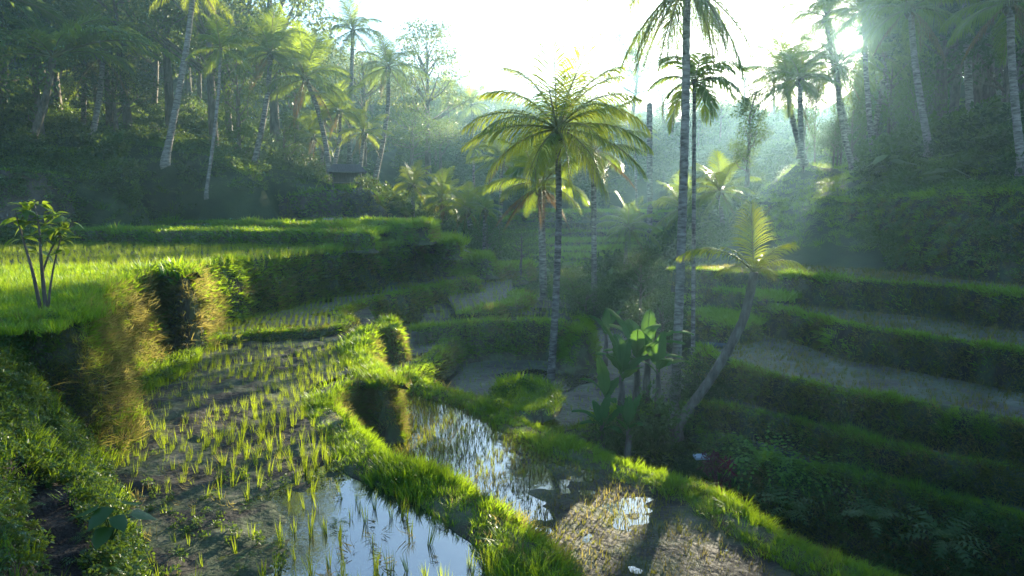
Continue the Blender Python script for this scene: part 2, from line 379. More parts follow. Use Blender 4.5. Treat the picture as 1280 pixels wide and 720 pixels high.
P_GRASS = proto_coll('grass_tuft', [tuft(s, 26, 0.11, 0.20, 0.011, 0.6, 0.35, M['grass']) for s in range(5)])
P_GRASS_FAR = proto_coll('far_grass_tuft', [tuft(20 + s, 16, 0.17, 0.24, 0.030, 0.6, 0.35, M['grass']) for s in range(4)])
P_BANK = proto_coll('bank_tuft', [tuft(40 + s, 22, 0.12, 0.26, 0.011, 0.8, 0.6, M['moss_pale' if s % 4 else 'dry']) for s in range(8)])
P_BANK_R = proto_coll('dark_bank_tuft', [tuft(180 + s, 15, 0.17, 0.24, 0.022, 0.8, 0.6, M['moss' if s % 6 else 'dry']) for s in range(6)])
P_BANK_FAR = proto_coll('far_bank_tuft', [tuft(60 + s, 15, 0.19, 0.30, 0.030, 0.8, 0.6, M['moss_pale' if s % 4 else 'dry']) for s in range(8)])
P_RICE = proto_coll('rice_plant', [tuft(80 + s, 11, 0.03, 0.34, 0.010, 0.20, 0.04, M['rice']) for s in range(5)])
P_RICE_TALL = proto_coll('tall_rice_plant', [tuft(90 + s, 14, 0.035, 0.52, 0.011, 0.20, 0.06, M['rice']) for s in range(5)])
P_STUB = proto_coll('rice_stubble', [tuft(100 + s, 8, 0.035, 0.15, 0.013, 0.40, 0.1, M['dry' if s % 3 == 0 else 'moss']) for s in range(6)])
P_STRAW = proto_coll('straw_tuft', [tuft(110 + s, 20, 0.14, 0.36, 0.016, 0.9, 0.5, M['dry']) for s in range(4)])
P_WEED = proto_coll('weed', [bush_mesh(120 + s, 0.22, 0.28, 60, 0.075, M['weed'], asp=0.6) for s in range(4)] + [fern_mesh(130 + s, 9, 0.42, M['weed']) for s in range(2)])
P_BUSH = proto_coll('undergrowth_bush', [bush_mesh(140 + s, 0.9, 1.2, 420, 0.20, M['leaf_dark' if s % 2 else 'leaf']) for s in range(4)]
                    + [fern_mesh(150 + s, 16, 1.5, M['leaf']) for s in range(2)] + [taro_mesh(155, 9, 0.8, M['weed'])])
P_LONG = proto_coll('long_grass', [tuft(160 + s, 40, 0.22, 0.75, 0.016, 0.9, 0.55, M['grass'], seg=3) for s in range(4)])
P_VINE = proto_coll('hill_ground_cover', [bush_mesh(170 + s, 0.6, 0.45, 170, 0.13, M['weed' if s % 2 else 'leaf'], asp=0.6) for s in range(3)]
                    + [tuft(176 + s, 45, 0.3, 0.6, 0.02, 0.9, 0.6, M['grass'], seg=3) for s in range(2)] + [fern_mesh(179, 14, 0.9, M['weed'])])

# ------------------------------------------------------------------ ground sheet
CTRL = []
def gp(px, py, Y): CTRL.append(V(px, py, Y))
for a in [(90,190,43),(35,182,41),(113,178,45),(208,195,40),(258,238,40),(325,208,50),(400,215,55),(440,230,52),(470,232,52),
          (0,190,41),(20,120,48),(160,150,55),(260,150,62),(340,160,72),(430,170,80),(500,215,78),(560,235,80),(600,215,95),(560,165,120),(640,185,125),
          (700,205,105),(760,185,130),(840,168,115),(900,152,112),(930,215,72),(950,195,80),(1000,206,48),(1050,222,46),(1085,212,44),(1160,188,36),(1275,205,28),
          (1280,150,50),(1180,120,70),(1050,190,70),(1130,140,72),(1000,158,95),(1280,95,75),(1100,80,105),(640,160,155),(480,120,150),(300,60,140),(100,40,100),(-80,140,40),(-100,100,70),(1380,190,26),(1380,120,60)]: gp(*a)
CTRL += [np.array(p, float) for p in [(0,1.0,2.2),(-3,1,2.0),(3,0.5,1.8),(0,4.2,-0.4),(-2,5,-.5),(3,6,-2.5),(8,6,-4),(-7,4,1.0),(-9,8,1.4),(-14,4,3.0),(-16,12,2.8),(-20,20,3.0),
    (45,99,12),(46,80,11.5),(56,122,15),(36,80,9.5),(30,62,7.5),(0,-10,4),(-20,-10,8),(25,-10,8),(14,2,-2),(20,6,1.5),(26,12,5.5),
    (-14,24,2),(-12,32,1.8),(-10,40,1.6),(-20,34,2.0),(-24,32,2.0),(-28,30,2.4),(-6,38,.4),(-2,34,-1.2),(0,28,-2.2),(-4,20,-2),(0,20,-2.5),(2.5,21,-3.0),(4.5,18.5,-3.0),(4.5,15.5,-3.6),(4,12,-4),(7,10,-4.2),(2.5,26,-2.4),(4,30,-1.6),
    (7,20,-2.6),(10,16,-2.5),(12,20,-1),(14,24,.2),(18,20,1.0),(0,44,-1.2),(6,44,-.9),(0,55,-1.0),(8,55,-.9),(0,64,-.6),(10,66,0),(0,75,1.2),(12,78,2.0),(4,86,3.6),(-8,64,2),(22,60,4.5),(9,34,.2),(12,40,1.6)]]
CTRL = np.array(CTRL)
def _rbf_fit():
    X = CTRL[:, :2]; D = np.linalg.norm(X[:, None] - X[None], axis=2)
    n = len(X); A = np.zeros((n + 3, n + 3)); A[:n, :n] = -D - 0.3 * np.eye(n)
    A[:n, n] = 1; A[:n, n + 1:] = X; A[n, :n] = 1; A[n + 1:, :n] = X.T
    b = np.zeros(n + 3); b[:n] = CTRL[:, 2]
    return np.linalg.solve(A, b)
RW = _rbf_fit()
def h0(x, y):
    x = np.asarray(x, float); y = np.asarray(y, float); sh = x.shape; x = x.ravel(); y = y.ravel(); out = np.empty(len(x)); n = len(CTRL)
    for i in range(0, len(x), 20000):
        D = np.hypot(x[i:i + 20000, None] - CTRL[:, 0], y[i:i + 20000, None] - CTRL[:, 1])
        out[i:i + 20000] = -D @ RW[:n] + RW[n] + RW[n + 1] * x[i:i + 20000] + RW[n + 2] * y[i:i + 20000]
    return np.clip(out, -6, 34).reshape(sh)
GX0, GX1, GY0, GY1, GS = -110.0, 120.0, -14.0, 164.0, 1.0
gxs = np.arange(GX0, GX1 + .01, GS); gys = np.arange(GY0, GY1 + .01, GS)
GXX, GYY = np.meshgrid(gxs, gys)
GZ = h0(GXX, GYY)
GZ += (fbm(GXX / 6, GYY / 6, 3) - 0.5) * np.clip((np.hypot(GXX, GYY) - 10) / 40, 0.1, 1) * 1.6
def hz(x, y):
    x = np.asarray(x, float); y = np.asarray(y, float)
    fx = np.clip((x - GX0) / GS, 0, len(gxs) - 1.001); fy = np.clip((y - GY0) / GS, 0, len(gys) - 1.001)
    i = fx.astype(int); j = fy.astype(int); u = fx - i; v = fy - j
    return (GZ[j, i] * (1 - u) + GZ[j, i + 1] * u) * (1 - v) + (GZ[j + 1, i] * (1 - u) + GZ[j + 1, i + 1] * u) * v

# ------------------------------------------------------------------ terraces
TERR = []
def KH(s): return sum((i + 3) * ord(c) for i, c in enumerate(s)) * 7919 % 10007
def terrace(key, pts, z, foot, back, step=0.3, batter=0.22, bund_h=0.10, bund_w=0.7, amp=0.16, mat=None, tread='field', rows=9, relief=None, tuftk=1.0):
    mat = mat or ('soil' if key.startswith('right') else 'soil_pale')  # right walls keep the darker soil, all others take the brightened copy
    P = np.array([p if len(p) == 3 and not isinstance(p, tuple) else U(p[0], p[1], z) for p in pts])
    L = catmull(P, step); n = len(L)
    d = np.linalg.norm(np.diff(L[:, :2], axis=0), axis=1); arc = np.concatenate([[0], np.cumsum(d)])
    L[:, 0] += (noise(arc * 0.9, arc * 0 + 3.3, KH(key) % 97) - .5) * 0.25; L[:, 1] += (noise(arc * 0.9, arc * 0 + 9.1, KH(key) % 89) - .5) * 0.25
    T = np.gradient(L[:, :2], axis=0)
    for _ in range(2): T[1:-1] = (T[:-2] + 2 * T[1:-1] + T[2:]) / 4
    T /= np.linalg.norm(T, axis=1)[:, None] + 1e-9
    Nn = np.stack([T[:, 1], -T[:, 0]], 1)
    foot = np.interp(arc, np.linspace(0, arc[-1], len(np.atleast_1d(foot))), np.atleast_1d(foot)) if np.ndim(foot) else np.full(n, float(foot))
    H = L[:, 2] - foot
    prof = [(-bund_w, -bund_h - 0.12), (-bund_w * 0.85, -bund_h + 0.03), (-bund_w * 0.55, -0.02), (-bund_w * 0.25, 0.0), (-0.02, -0.03)]
    rowsV = []; s5 = KH(key) % 1000
    for o, dz in prof:
        rowsV.append(np.column_stack([L[:, :2] + Nn * o, L[:, 2] + dz + (noise(arc * 1.7, arc * 0 + o * 3, s5) - .5) * 0.08]))
    for k in range(1, rows + 2):
        s = k / rows
        bul = (fbm(arc * 0.8, np.full(n, s * 1.2), s5 + 3) - .5) * 2 * amp * min(1, s * 4) + (fbm(arc * 3.1, np.full(n, s * 3.0), s5 + 5) - .5) * 0.5 * amp
        o = batter * H * s + 0.12 * math.sin(min(s, 1) * math.pi) * 0.6 + bul + 0.05
        if s > 0.85: o = o + (s - 0.85) * 0.9 * np.minimum(H, 1.5)
        rowsV.append(np.column_stack([L[:, :2] + Nn * o[:, None], L[:, 2] - H * s]))
    G = np.stack(rowsV, 0); m = len(G)
    i = np.arange(m - 1)[:, None] * n; j = np.arange(n - 1)[None, :]
    q = np.stack([i + j, i + j + 1, i + n + j + 1, i + n + j], -1).reshape(-1, 4)
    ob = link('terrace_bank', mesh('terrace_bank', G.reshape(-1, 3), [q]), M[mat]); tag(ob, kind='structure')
    inner = L[:, :2] + Nn * (-bund_w * 0.8)
    poly = np.vstack([inner, np.array(back, float)]); zt = float(np.mean(L[:, 2])) - bund_h
    full = np.vstack([L[:, :2], np.array(back, float)])
    if relief is None:
        me = bpy.data.meshes.new('paddy_field'); from_p = [(x, y, zt) for x, y in poly]
        from mathutils.geometry import tessellate_polygon
        tri = tessellate_polygon([[Vector(p) for p in from_p]])
        me.from_pydata(from_p, [], [t for t in tri]); me.update()
        me.flip_normals() if me.polygons and me.polygons[0].normal.z < 0 else None
        tag(link('paddy_field', me, M[tread]), kind='structure')
    else:
        relief(poly, zt)
    t = dict(tuftk=tuftk, key=key, L=L, N=Nn, arc=arc, H=H, G=G, poly=full, inner=poly, z=zt, nprof=len(prof), foot=foot, bw=bund_w, T=T)
    TERR.append(t)
    return t
def relief_field(water_z, amp, bias, cell, s, wet=None, mm='mud', hf=.5):
    def f(poly, zt):
        nonlocal water_z
        if wet is not None: water_z = zt + wet
        x0, y0 = poly.min(0); x1, y1 = poly.max(0)
        xs = np.arange(max(x0, -13), x1 + cell, cell); ys = np.arange(max(y0, 2.5), y1 + cell, cell)
        X, Y = np.meshgrid(xs, ys)
        Z = zt + amp * (fbm(X * 0.9, Y * 0.7, s, 3) - 0.5) * 2 + hf * amp * (fbm(X * 3.3, Y * 3.3, s + 9, 3) - .5) * 2 + bias(X, Y)
        ins = inpoly(X, Y, poly); n = len(xs)
        k = ins[:-1, :-1] & ins[1:, :-1] & ins[:-1, 1:] & ins[1:, 1:]
        jj, ii = np.nonzero(k); a = jj * n + ii
        q = np.stack([a, a + 1, a + n + 1, a + n], 1)
        used = np.unique(q); mp = np.zeros(X.size, int); mp[used] = np.arange(len(used))
        Vv = np.column_stack([X.ravel(), Y.ravel(), Z.ravel()])[used]
        tag(link('paddy_mud', mesh('paddy_mud', Vv, [mp[q]]), M[mm]), kind='structure')
        me = bpy.data.meshes.new('paddy_water')
        from mathutils.geometry import tessellate_polygon
        pp = [(x, y, water_z) for x, y in poly]; me.from_pydata(pp, [], [t for t in tessellate_polygon([[Vector(p) for p in pp]])]); me.update()
        tag(link('paddy_water', me, M['water']), kind='structure')
    return f

# left terraces, near to far
def nob(X, Y): return 0 * X
def main_bias(X, Y):
    # wetter on the right near the camera, silted up to the left and far back
    return 0.045 * np.clip((Y - 10.5) / 3, -0.6, 1) + 0.07 * np.clip((-2.6 - X) / 1.2, -0.3, 1) - 0.055 * np.exp(-(((X + 1.6) / 1.5) ** 2 + ((Y - 8.3) / 2.2) ** 2))
terrace('main', [(760,800),(690,700),(650,655),(611,625),(565,602),(522,585),(485,567),(455,547),(430,525),(417,502),(432,483),(458,474),(476,482),(478,468),(462,448),(452,430),(473,409),(493,411),(490,402)],
        0.12, [-1.0,-1.3,-1.35,-1.35,-1.3], [(-6,28),(-14,28),(-14,3),(-5,3)], step=0.14, amp=0.13, relief=relief_field(0.0, 0.06, main_bias, 0.07, 11, hf=1.0), rows=10)
terrace('mid_left', [(215,433),(300,419),(370,413),(425,407),(436,399),(424,391),(438,381),(468,373),(500,366),(540,358),(578,351),(594,352),(590,346),(565,341),(530,338)],
        0.36, [0.0,-.1,-.6,-1.2,-1.2,-1.1,-.8,-.5], [(-6,41),(-14,41),(-14,20)], step=0.25, amp=0.2, bund_w=.45, bund_h=.06, tuftk=.7, relief=relief_field(0, .05, nob, .16, 41, -.01, 'dry_mud'))
terrace('tall_left', [(-60,432),(0,401),(50,399),(88,395),(112,385),(104,372),(112,362),(150,350),(195,338),(213,336),(228,341),(240,331),(300,323),(380,314),(440,309),(500,303.8),(514,303.6),(521,302.5),(523,300.5),(519,299)],
        2.32, [0.8,-.1,-.1,-.1,-.1,-.05,0.05,0.2,0.3,0.3,0.3], [(-12,41),(-18,40),(-22,31),(-22,22),(-17,8)], step=0.22, amp=0.24, rows=12, bund_w=.5, bund_h=0.06, tuftk=.8, tread='ground')
terrace('hedge_left', [(55,289),(100,287),(200,288),(330,289),(440,291),(461,291.5),(463,290)], 2.98, [2.2,2.2,2.2], [(-6.5,38),(-20,40),(-24,34)], step=0.35, tuftk=.8, bund_w=.45, amp=0.12, batter=0.12)
terrace('thin_left', [(180,277.5),(300,279.5),(400,282),(430,283),(434,281)], 3.22, [2.85,2.85], [(-8,42),(-20,44),(-22,40)], step=0.35, amp=0.1, batter=0.1)
terrace('far_left', [(380,275.5),(440,277),(490,278.5),(530,281),(538,279.5),(540,276)], 3.27, [3.0,2.4,2.4], [(-5,48),(-14,49)], step=0.4, amp=0.15, batter=0.15)
terrace('far_left_low', [(455,300),(510,298.5),(555,299),(566,302),(570,299),(566,295)], 2.42, [1.9,1.6,1.5], [(-3,44),(-14,44)], step=0.4, amp=0.15, batter=0.15)
terrace('shrub_step', [(500,325),(525,322),(548,325),(580,320),(605,322),(613,319),(608,315)], 1.25, [0.5,0.3,-.2], [(-2,46),(-10,46)], step=0.35, amp=0.2)
terrace('shrub_step_low', [(570,343),(600,338),(620,338),(650,333),(662,330),(655,326)], 0.45, [-.4,-.5,-.7], [(2,48),(-6,48)], step=0.35, amp=0.2)
terrace('hump', [(470,500),(500,476),(530,454),(556,434),(576,414),(588,413),(590,404),(578,398)], -0.88, [-1.3,-1.6,-1.7], [(-3,34),(-8,34),(-8,18)], step=0.2, amp=0.16, bund_w=.5, tuftk=.8, relief=relief_field(0, .05, nob, .14, 42, -.01, 'dry_mud'))
terrace('cross_bank', [(520,409),(575,405),(640,400),(690,401),(716,405),(727,414),(733,405),(728,394)], -0.38, [-1.7,-1.7,-1.8], [(3,35),(-4,35)], step=0.25, amp=0.2, bund_w=.5, tuftk=.75, relief=relief_field(0, .05, nob, .16, 43, -.005))
terrace('cross_bund', [(590,390),(620,384),(650,378),(660,371),(655,365)], -0.1, [-.5,-.55], [(0,42),(-5,42)], step=0.3, amp=0.1)
def low_bias(X, Y):
    return 0.03 * np.clip((X - 1.2) / 2, -1, 1) - 0.05 * np.exp(-(((X + 0.7) / 1.3) ** 2 + ((Y - 13) / 2.5) ** 2)) - 0.03 * np.exp(-((Y - 18.5) / 1.3) ** 2)
terrace('low_paddy', [(1210,790),(1110,724),(1020,686),(950,651),(885,617),(830,594),(790,584),(760,572),(738,560),(700,548),(660,530),(622,509),(575,491),(525,477),(500,466),(490,455)],
        -1.12, [-3.2,-3.2,-3.1,-2.9,-2.4,-1.9,-1.8,-1.6], [(-6,20),(-6,3),(4,3)], step=0.16, amp=0.16, relief=relief_field(-1.228, 0.05, low_bias, 0.06, 31), rows=10)
terrace('pool_paddy', [(800,505),(770,512),(745,520),(722,535),(700,538),(690,530)], -1.75, [-3,-3,-2.6], [(-2,20),(-6,22),(-6,34),(6,34),(7,24)], step=0.3, amp=0.15, relief=relief_field(0, .05, nob, .14, 44, -.05, 'dry_mud'))
terrace('grass_hump', [(612,500),(640,512),(668,512),(684,498),(676,484),(650,480),(636,486)][::-1], -1.05, [-1.8,-1.8], [V(622,495,19)[:2]], step=0.2, amp=0.12, bund_w=0.4, tread='ground')
# right terraces, low to high
RB = [(60, 10), (60, 60)]
def rterr(key, pts, z, foot, far, **k):
    W_ = [p if not isinstance(p, tuple) else U(p[0], p[1], z) for p in pts]; e = 8.0 if far == 40 else 4.6
    return terrace(key, pts, z, foot, [(p[0] + e * .80, p[1] + e * .70) for p in W_[::-1]], step=0.3, bund_w=.32, bund_h=.06, tuftk=.8, **k)
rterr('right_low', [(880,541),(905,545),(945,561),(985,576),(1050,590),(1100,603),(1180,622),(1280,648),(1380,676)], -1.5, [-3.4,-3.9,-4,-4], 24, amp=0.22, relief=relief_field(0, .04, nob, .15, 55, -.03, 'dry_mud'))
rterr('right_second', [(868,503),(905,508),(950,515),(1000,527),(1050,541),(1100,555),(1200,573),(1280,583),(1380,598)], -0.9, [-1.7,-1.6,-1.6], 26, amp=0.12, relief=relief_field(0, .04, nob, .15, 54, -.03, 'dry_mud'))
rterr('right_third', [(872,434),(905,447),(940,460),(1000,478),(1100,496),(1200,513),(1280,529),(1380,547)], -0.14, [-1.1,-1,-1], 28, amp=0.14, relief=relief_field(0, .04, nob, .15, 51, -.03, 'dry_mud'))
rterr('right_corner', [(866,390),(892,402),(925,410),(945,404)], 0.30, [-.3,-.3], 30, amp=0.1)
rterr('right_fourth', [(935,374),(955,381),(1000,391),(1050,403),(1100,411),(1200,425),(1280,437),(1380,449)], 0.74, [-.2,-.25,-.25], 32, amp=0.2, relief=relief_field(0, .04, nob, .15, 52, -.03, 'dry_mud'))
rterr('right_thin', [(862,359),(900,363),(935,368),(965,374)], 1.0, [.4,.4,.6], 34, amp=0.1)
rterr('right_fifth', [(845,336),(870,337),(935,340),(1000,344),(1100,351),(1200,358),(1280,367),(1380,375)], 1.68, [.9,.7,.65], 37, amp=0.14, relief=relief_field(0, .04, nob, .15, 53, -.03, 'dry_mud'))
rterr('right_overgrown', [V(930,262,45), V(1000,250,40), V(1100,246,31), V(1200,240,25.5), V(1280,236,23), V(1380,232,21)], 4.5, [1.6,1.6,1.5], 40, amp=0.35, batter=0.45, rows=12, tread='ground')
# far terraces across the valley head
for k, (yy, z, x0, x1) in enumerate([(333,-.45,610,900),(320,.0,600,905),(311,.4,620,880),(302,.9,625,890),(290,1.65,630,870),(274,2.95,632,850),(265.3,3.72,650,845)]):
    xs = np.linspace(x0, x1, 7); rr = np.random.default_rng(k)
    Y = (CZ - z) * FPX / (yy - HOR)
    pts = [np.array([(x - 640) / FPX * Y, Y + rr.normal(0, .6) + 1.5 * math.sin(i * 1.3 + k), z]) for i, x in enumerate(xs)]
    terrace('valley_%d' % k, pts, z, z - [.7,.5,.5,.7,1.2,1.4,.9][k], [(x1 * Y / FPX - 640 * Y / FPX, Y + 14), (x0 * Y / FPX - 640 * Y / FPX, Y + 14)], step=0.9, amp=0.15, rows=5)
# earth banks of the left hill
terrace('hill_bank', [V(-90,205,33), V(0,212,34.5), V(45,214,35.5), V(70,216,36.5), V(100,224,38), V(140,228,39), V(162,240,40), V(172,262,41.5), V(165,262,44)], 5.2, [2.4,2.3,2.3,2.5,2.8], [(-26,50),(-46,52),(-46,34)], step=0.35, amp=0.5, mat='cliff', batter=0.2, tread='ground', rows=12)
terrace('cliff_bank', [V(210,262,46), V(300,250,48), V(350,246,48), V(400,238,47.5), V(440,234,47), V(462,237,47), V(474,248,48), V(478,262,50), V(470,262,54)], 5.2, [3.1,3.1,3.1,3.1], [(-12,58),(-28,58),(-30,48)], step=0.45, amp=0.8, mat='cliff', batter=0.16, tread='ground', rows=12)

# keep the ground sheet under every terrace
for t in TERR:
    if t['key'] in ('hill_bank', 'cliff_bank', 'right_overgrown'): continue
    ins = inpoly(GXX, GYY, t['poly']); GZ[ins] = np.minimum(GZ[ins], t['z'] - 0.6)
    for st in range(0, len(t['L']), 2):
        c = t['L'][st] ; nn = t['N'][st]
        i0 = int((c[0] - GX0) / GS); j0 = int((c[1] - GY0) / GS)
        for i in range(max(0, i0 - 1), min(len(gxs), i0 + 3)):
            for j in range(max(0, j0 - 1), min(len(gys), j0 + 3)):
                GZ[j, i] = min(GZ[j, i], t['foot'][st] - 0.05)
n = len(gxs); i = np.arange(len(gys) - 1)[:, None] * n; j = np.arange(n - 1)[None, :]
gq = np.stack([i + j, i + j + 1, i + n + j + 1, i + n + j], -1).reshape(-1, 4)
tag(link('ground', mesh('ground', np.stack([GXX, GYY, GZ], -1).reshape(-1, 3), [gq]), M['ground']), kind='structure')
GRID_TOP = GZ
def top(x, y):
    """height of the highest walkable surface at (x, y)"""
    x = np.atleast_1d(np.asarray(x, float)); y = np.atleast_1d(np.asarray(y, float)); z = hz(x, y)
    for t in TERR:
        ins = inpoly(x, y, t['poly']); z = np.where(ins, np.maximum(z, t['z'] + (0.08 if t['z'] < 9 else 0)), z)
    return z

# ------------------------------------------------------------------ grass, rice and weeds on the terraces
def seen(P, m=160, d=0.5):
    P = np.asarray(P, float); cp, sp = math.cos(PITCH), math.sin(PITCH)
    x = P[:, 0]; f = P[:, 1] * cp - (P[:, 2] - CZ) * sp; u = P[:, 1] * sp + (P[:, 2] - CZ) * cp
    f = np.maximum(f, 0.01); px = 640 + FPX * x / f; py = 360 - FPX * u / f
    return (f > d) & (px > -m) & (px < 1280 + m) & (py < 720 + m) & (py > -m)
def lip_points(t, dens, o0, o1):
    L, Nn, arc = t['L'], t['N'], t['arc']; d = np.hypot(L[:, 0], L[:, 1])
    seg = np.gradient(arc); lam = np.maximum(0, seg * abs(o1 - o0) * dens(d)); cnt = rng.poisson(lam)
    idx = np.repeat(np.arange(len(L)), cnt); k = len(idx)
    o = rng.uniform(o0, o1, k); sh = rng.uniform(-.6, .6, k) * seg[idx]
    P = L[idx].copy(); P[:, :2] += Nn[idx] * o[:, None] + t['T'][idx] * sh[:, None]
    r = np.clip(-o / t['bw'], 0, 1); P[:, 2] += np.interp(r, [0, .25, .55, .85, 1], [-.03, 0, -.02, -.08, -.16])
    return P, idx, d[idx], o
def face_points(t, dens, s0=0.0, s1=1.0):
    G = t['G'][t['nprof'] - 1:]; m, n, _ = G.shape; seg = np.gradient(t['arc']); d = np.hypot(t['L'][:, 0], t['L'][:, 1])
    cnt = rng.poisson(np.maximum(0, seg * np.maximum(t['H'], .1) * (s1 - s0) * dens(d))); idx = np.repeat(np.arange(n), cnt); k = len(idx)
    s = rng.uniform(s0, s1, k) * (m - 2); a = np.floor(s).astype(int); f = (s - a)[:, None]
    i2 = np.minimum(idx + 1, n - 1); u = rng.uniform(0, 1, k)[:, None]
    P = (G[a, idx] * (1 - f) + G[a + 1, idx] * f) * (1 - u) + (G[a, i2] * (1 - f) + G[a + 1, i2] * f) * u
    return P, idx, d[idx], s / (m - 2)
def outward_rot(t, idx, tilt):
    ph = np.arctan2(t['N'][idx, 1], t['N'][idx, 0]) + rng.normal(0, 0.45, len(idx))
    return np.stack([rng.normal(0, .15, len(idx)), tilt + rng.normal(0, 0.2, len(idx)), ph], 1)
LIPQ = [[], []]; FACEQ = [[], []]; FACEQG = [[], []]; FACER = []
NEAR = 19.0
for t in TERR:
    key = t['key']
    wild = key in ('hill_bank', 'cliff_bank')
    k = 0.35 if wild else 1.0
    if key == 'right_overgrown': k = 0.7
    P, idx, d, o = lip_points(t, lambda d: k * np.where(d < NEAR, 130 * np.minimum(1, 11 / d), 75 * (NEAR / d) ** 1.35), -t['bw'] * 0.95, 0.10)
    edge = np.clip((o + 0.25) / 0.35, 0, 1)
    sc = t['tuftk'] * (0.30 + 2.2 * fbm(P[:, 0] * 0.9, P[:, 1] * 0.9, 5) ** 1.9) * rng.uniform(.6, 1.35, len(P))
    bare = fbm(P[:, 0] * 1.3 + 5, P[:, 1] * 1.3, 6) < (0 if key.startswith('right') else .41 if d.min() < 30 else .25)
    kb = ~bare | (rng.uniform(0, 1, len(P)) < .25); P, idx, d, o, edge, sc = P[kb], idx[kb], d[kb], o[kb], edge[kb], sc[kb]
    rt = outward_rot(t, idx, edge * 0.75)
    nr = d < NEAR; vs = seen(P)
    LIPQ[0].append((P[nr & vs], rt[nr & vs], sc[nr & vs])); LIPQ[1].append((P[~nr & vs], rt[~nr & vs], (sc * (d / NEAR) ** .4)[~nr & vs]))
    P, idx, d, s = face_points(t, lambda d: (.5 if key == 'cliff_bank' else .15 if wild else 1.0) * np.where(d < NEAR, 170 * np.minimum(1, 11 / d), 75 * (NEAR / d) ** 1.3), -0.02, 0.97)
    patch = fbm(t['arc'][idx] * 0.55 + KH(key), s * 1.6, 8)
    ok = rng.uniform(0, 1, len(P)) < np.clip(1.35 - s * 0.5 + (patch - .5) * 2.0, 0.4, 1)
    rt = outward_rot(t, idx, 1.15); sc = rng.uniform(.5, 1.3, len(P)) * (0.5 + .5 * t['tuftk'])
    green = (patch > (.66 if key.startswith('right') else .57)) | (s < 0.06) | (rng.uniform(0, 1, len(P)) < (0.07 if key.startswith('right') else .15))
    if key in ('hedge_left', 'thin_left', 'cross_bank', 'far_left', 'far_left_low', 'grass_hump'): green |= rng.uniform(0, 1, len(P)) < 0.55
    nr = d < NEAR; vs = seen(P) & ok
    if key.startswith('right'):
        k_ = vs & ok & ~green; FACER.append((P[k_], rt[k_], sc[k_])); vs = vs & green
    for q, gm in ((FACEQ, ~green), (FACEQG, green)):
        q[0].append((P[nr & vs & gm], rt[nr & vs & gm], sc[nr & vs & gm])); q[1].append((P[~nr & vs & gm], rt[~nr & vs & gm], (sc * (d / NEAR) ** .4)[~nr & vs & gm]))
def sprinkle(name, proto, keys, dens, sc, label, cat):
    Q = []
    for key in keys:
        t = TD_[key]; P, idx, d, o = lip_points(t, lambda d: dens * np.minimum(1, 12 / d), -t['bw'], .12); k = seen(P) & (rng.uniform(0, 1, len(P)) < np.clip(3 * (fbm(P[:, 0] * .8, P[:, 1] * .8, 55) - .38), 0, 1))
        Q.append((P[k], outward_rot(t, idx, .35)[k], rng.uniform(sc[0], sc[1], k.sum())))
    flush(name, proto, Q, label, cat)
TD_ = {t['key']: t for t in TERR}
def flush(name, proto, Q, label, cat):
    scatter(name, proto, np.concatenate([q[0] for q in Q]), np.concatenate([q[1] for q in Q]), np.concatenate([q[2] for q in Q]), label, cat)
flush('bund_grass', P_GRASS, LIPQ[0], 'bright green grass growing thick along the near terrace edges', 'grass')
flush('bund_grass', P_GRASS_FAR, LIPQ[1], 'green grass capping the edges of the farther terraces', 'grass')
flush('bank_grass', P_BANK, FACEQ[0], 'olive and straw grass hanging down the near terrace banks', 'grass')
flush('bank_grass', P_BANK_FAR, FACEQ[1], 'olive grass hanging down the farther terrace banks', 'grass')
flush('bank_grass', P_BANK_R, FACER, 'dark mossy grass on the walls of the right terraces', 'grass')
flush('bank_cover', P_GRASS, FACEQG[0], 'green grass clinging to the near terrace banks', 'grass')
flush('bank_cover', P_GRASS_FAR, FACEQG[1], 'green grass clinging to the farther terrace banks', 'grass')

sprinkle('bund_weeds', P_WEED, ('main', 'low_paddy', 'mid_left', 'hump', 'cross_bank', 'right_low', 'right_second', 'right_third', 'tall_left'), 9, (.25, .6), 'small leafy weeds among the grass of the terrace edges', 'weeds')
sprinkle('straw', P_STRAW, ('main', 'low_paddy', 'mid_left', 'hump', 'tall_left'), 12, (.4, .8), 'dead straw lying among the grass of the paddy edges', 'dry grass')
sprinkle('tall_bund_grass', P_LONG, ('main', 'low_paddy', 'mid_left', 'tall_left'), 5, (.28, .55), 'taller loose grass clumps standing along the near paddy edges', 'grass')
def field_grid(t, sp, ang, jit=0.25, ymax=200):
    p = t['inner']; c, s = math.cos(ang), math.sin(ang); x0, y0 = p.min(0); x1, y1 = p.max(0); y1 = min(y1, ymax)
    r = np.hypot(x1 - x0, y1 - y0); u = np.arange(-r, r, sp)
    A, B = np.meshgrid(u, u); A = A.ravel(); B = B.ravel(); cx, cy = (x0 + x1) / 2, (y0 + y1) / 2
    A = A + 0.06 * np.sin(B * 1.3); X = cx + c * A - s * B; Y = cy + s * A + c * B
    X += rng.normal(0, sp * jit * .5, len(X)); Y += rng.normal(0, sp * jit * .5, len(X))
    k = (X > x0) & (X < x1) & (Y > y0) & (Y < y1); X, Y = X[k], Y[k]
    k = inpoly(X, Y, p); X, Y = X[k], Y[k]
    P = np.column_stack([X, Y, np.full(len(X), t['z'] - 0.01)])
    return P[seen(P)]
TD = {t['key']: t for t in TERR}
def plant(name, proto, P, keep, sc, label, cat, tilt=.12):
    k = rng.uniform(0, 1, len(P)) < keep; P = P[k]; sc = np.broadcast_to(sc, k.shape)[k]
    if len(P) == 0: return
    above = top(P[:, 0], P[:, 1]) <= P[:, 2] + 0.13; P = P[above]; sc = sc[above]
    scatter(name, proto, P, yaw(len(P), tilt), sc * rng.uniform(.7, 1.25, len(P)), label, cat)
P = field_grid(TD['main'], 0.17, 0.35, .12)
tall = np.clip((P[:, 1] - 9.0) / 1.6, 0, 1) * np.clip((20 - P[:, 1]) / 3, 0, 1)
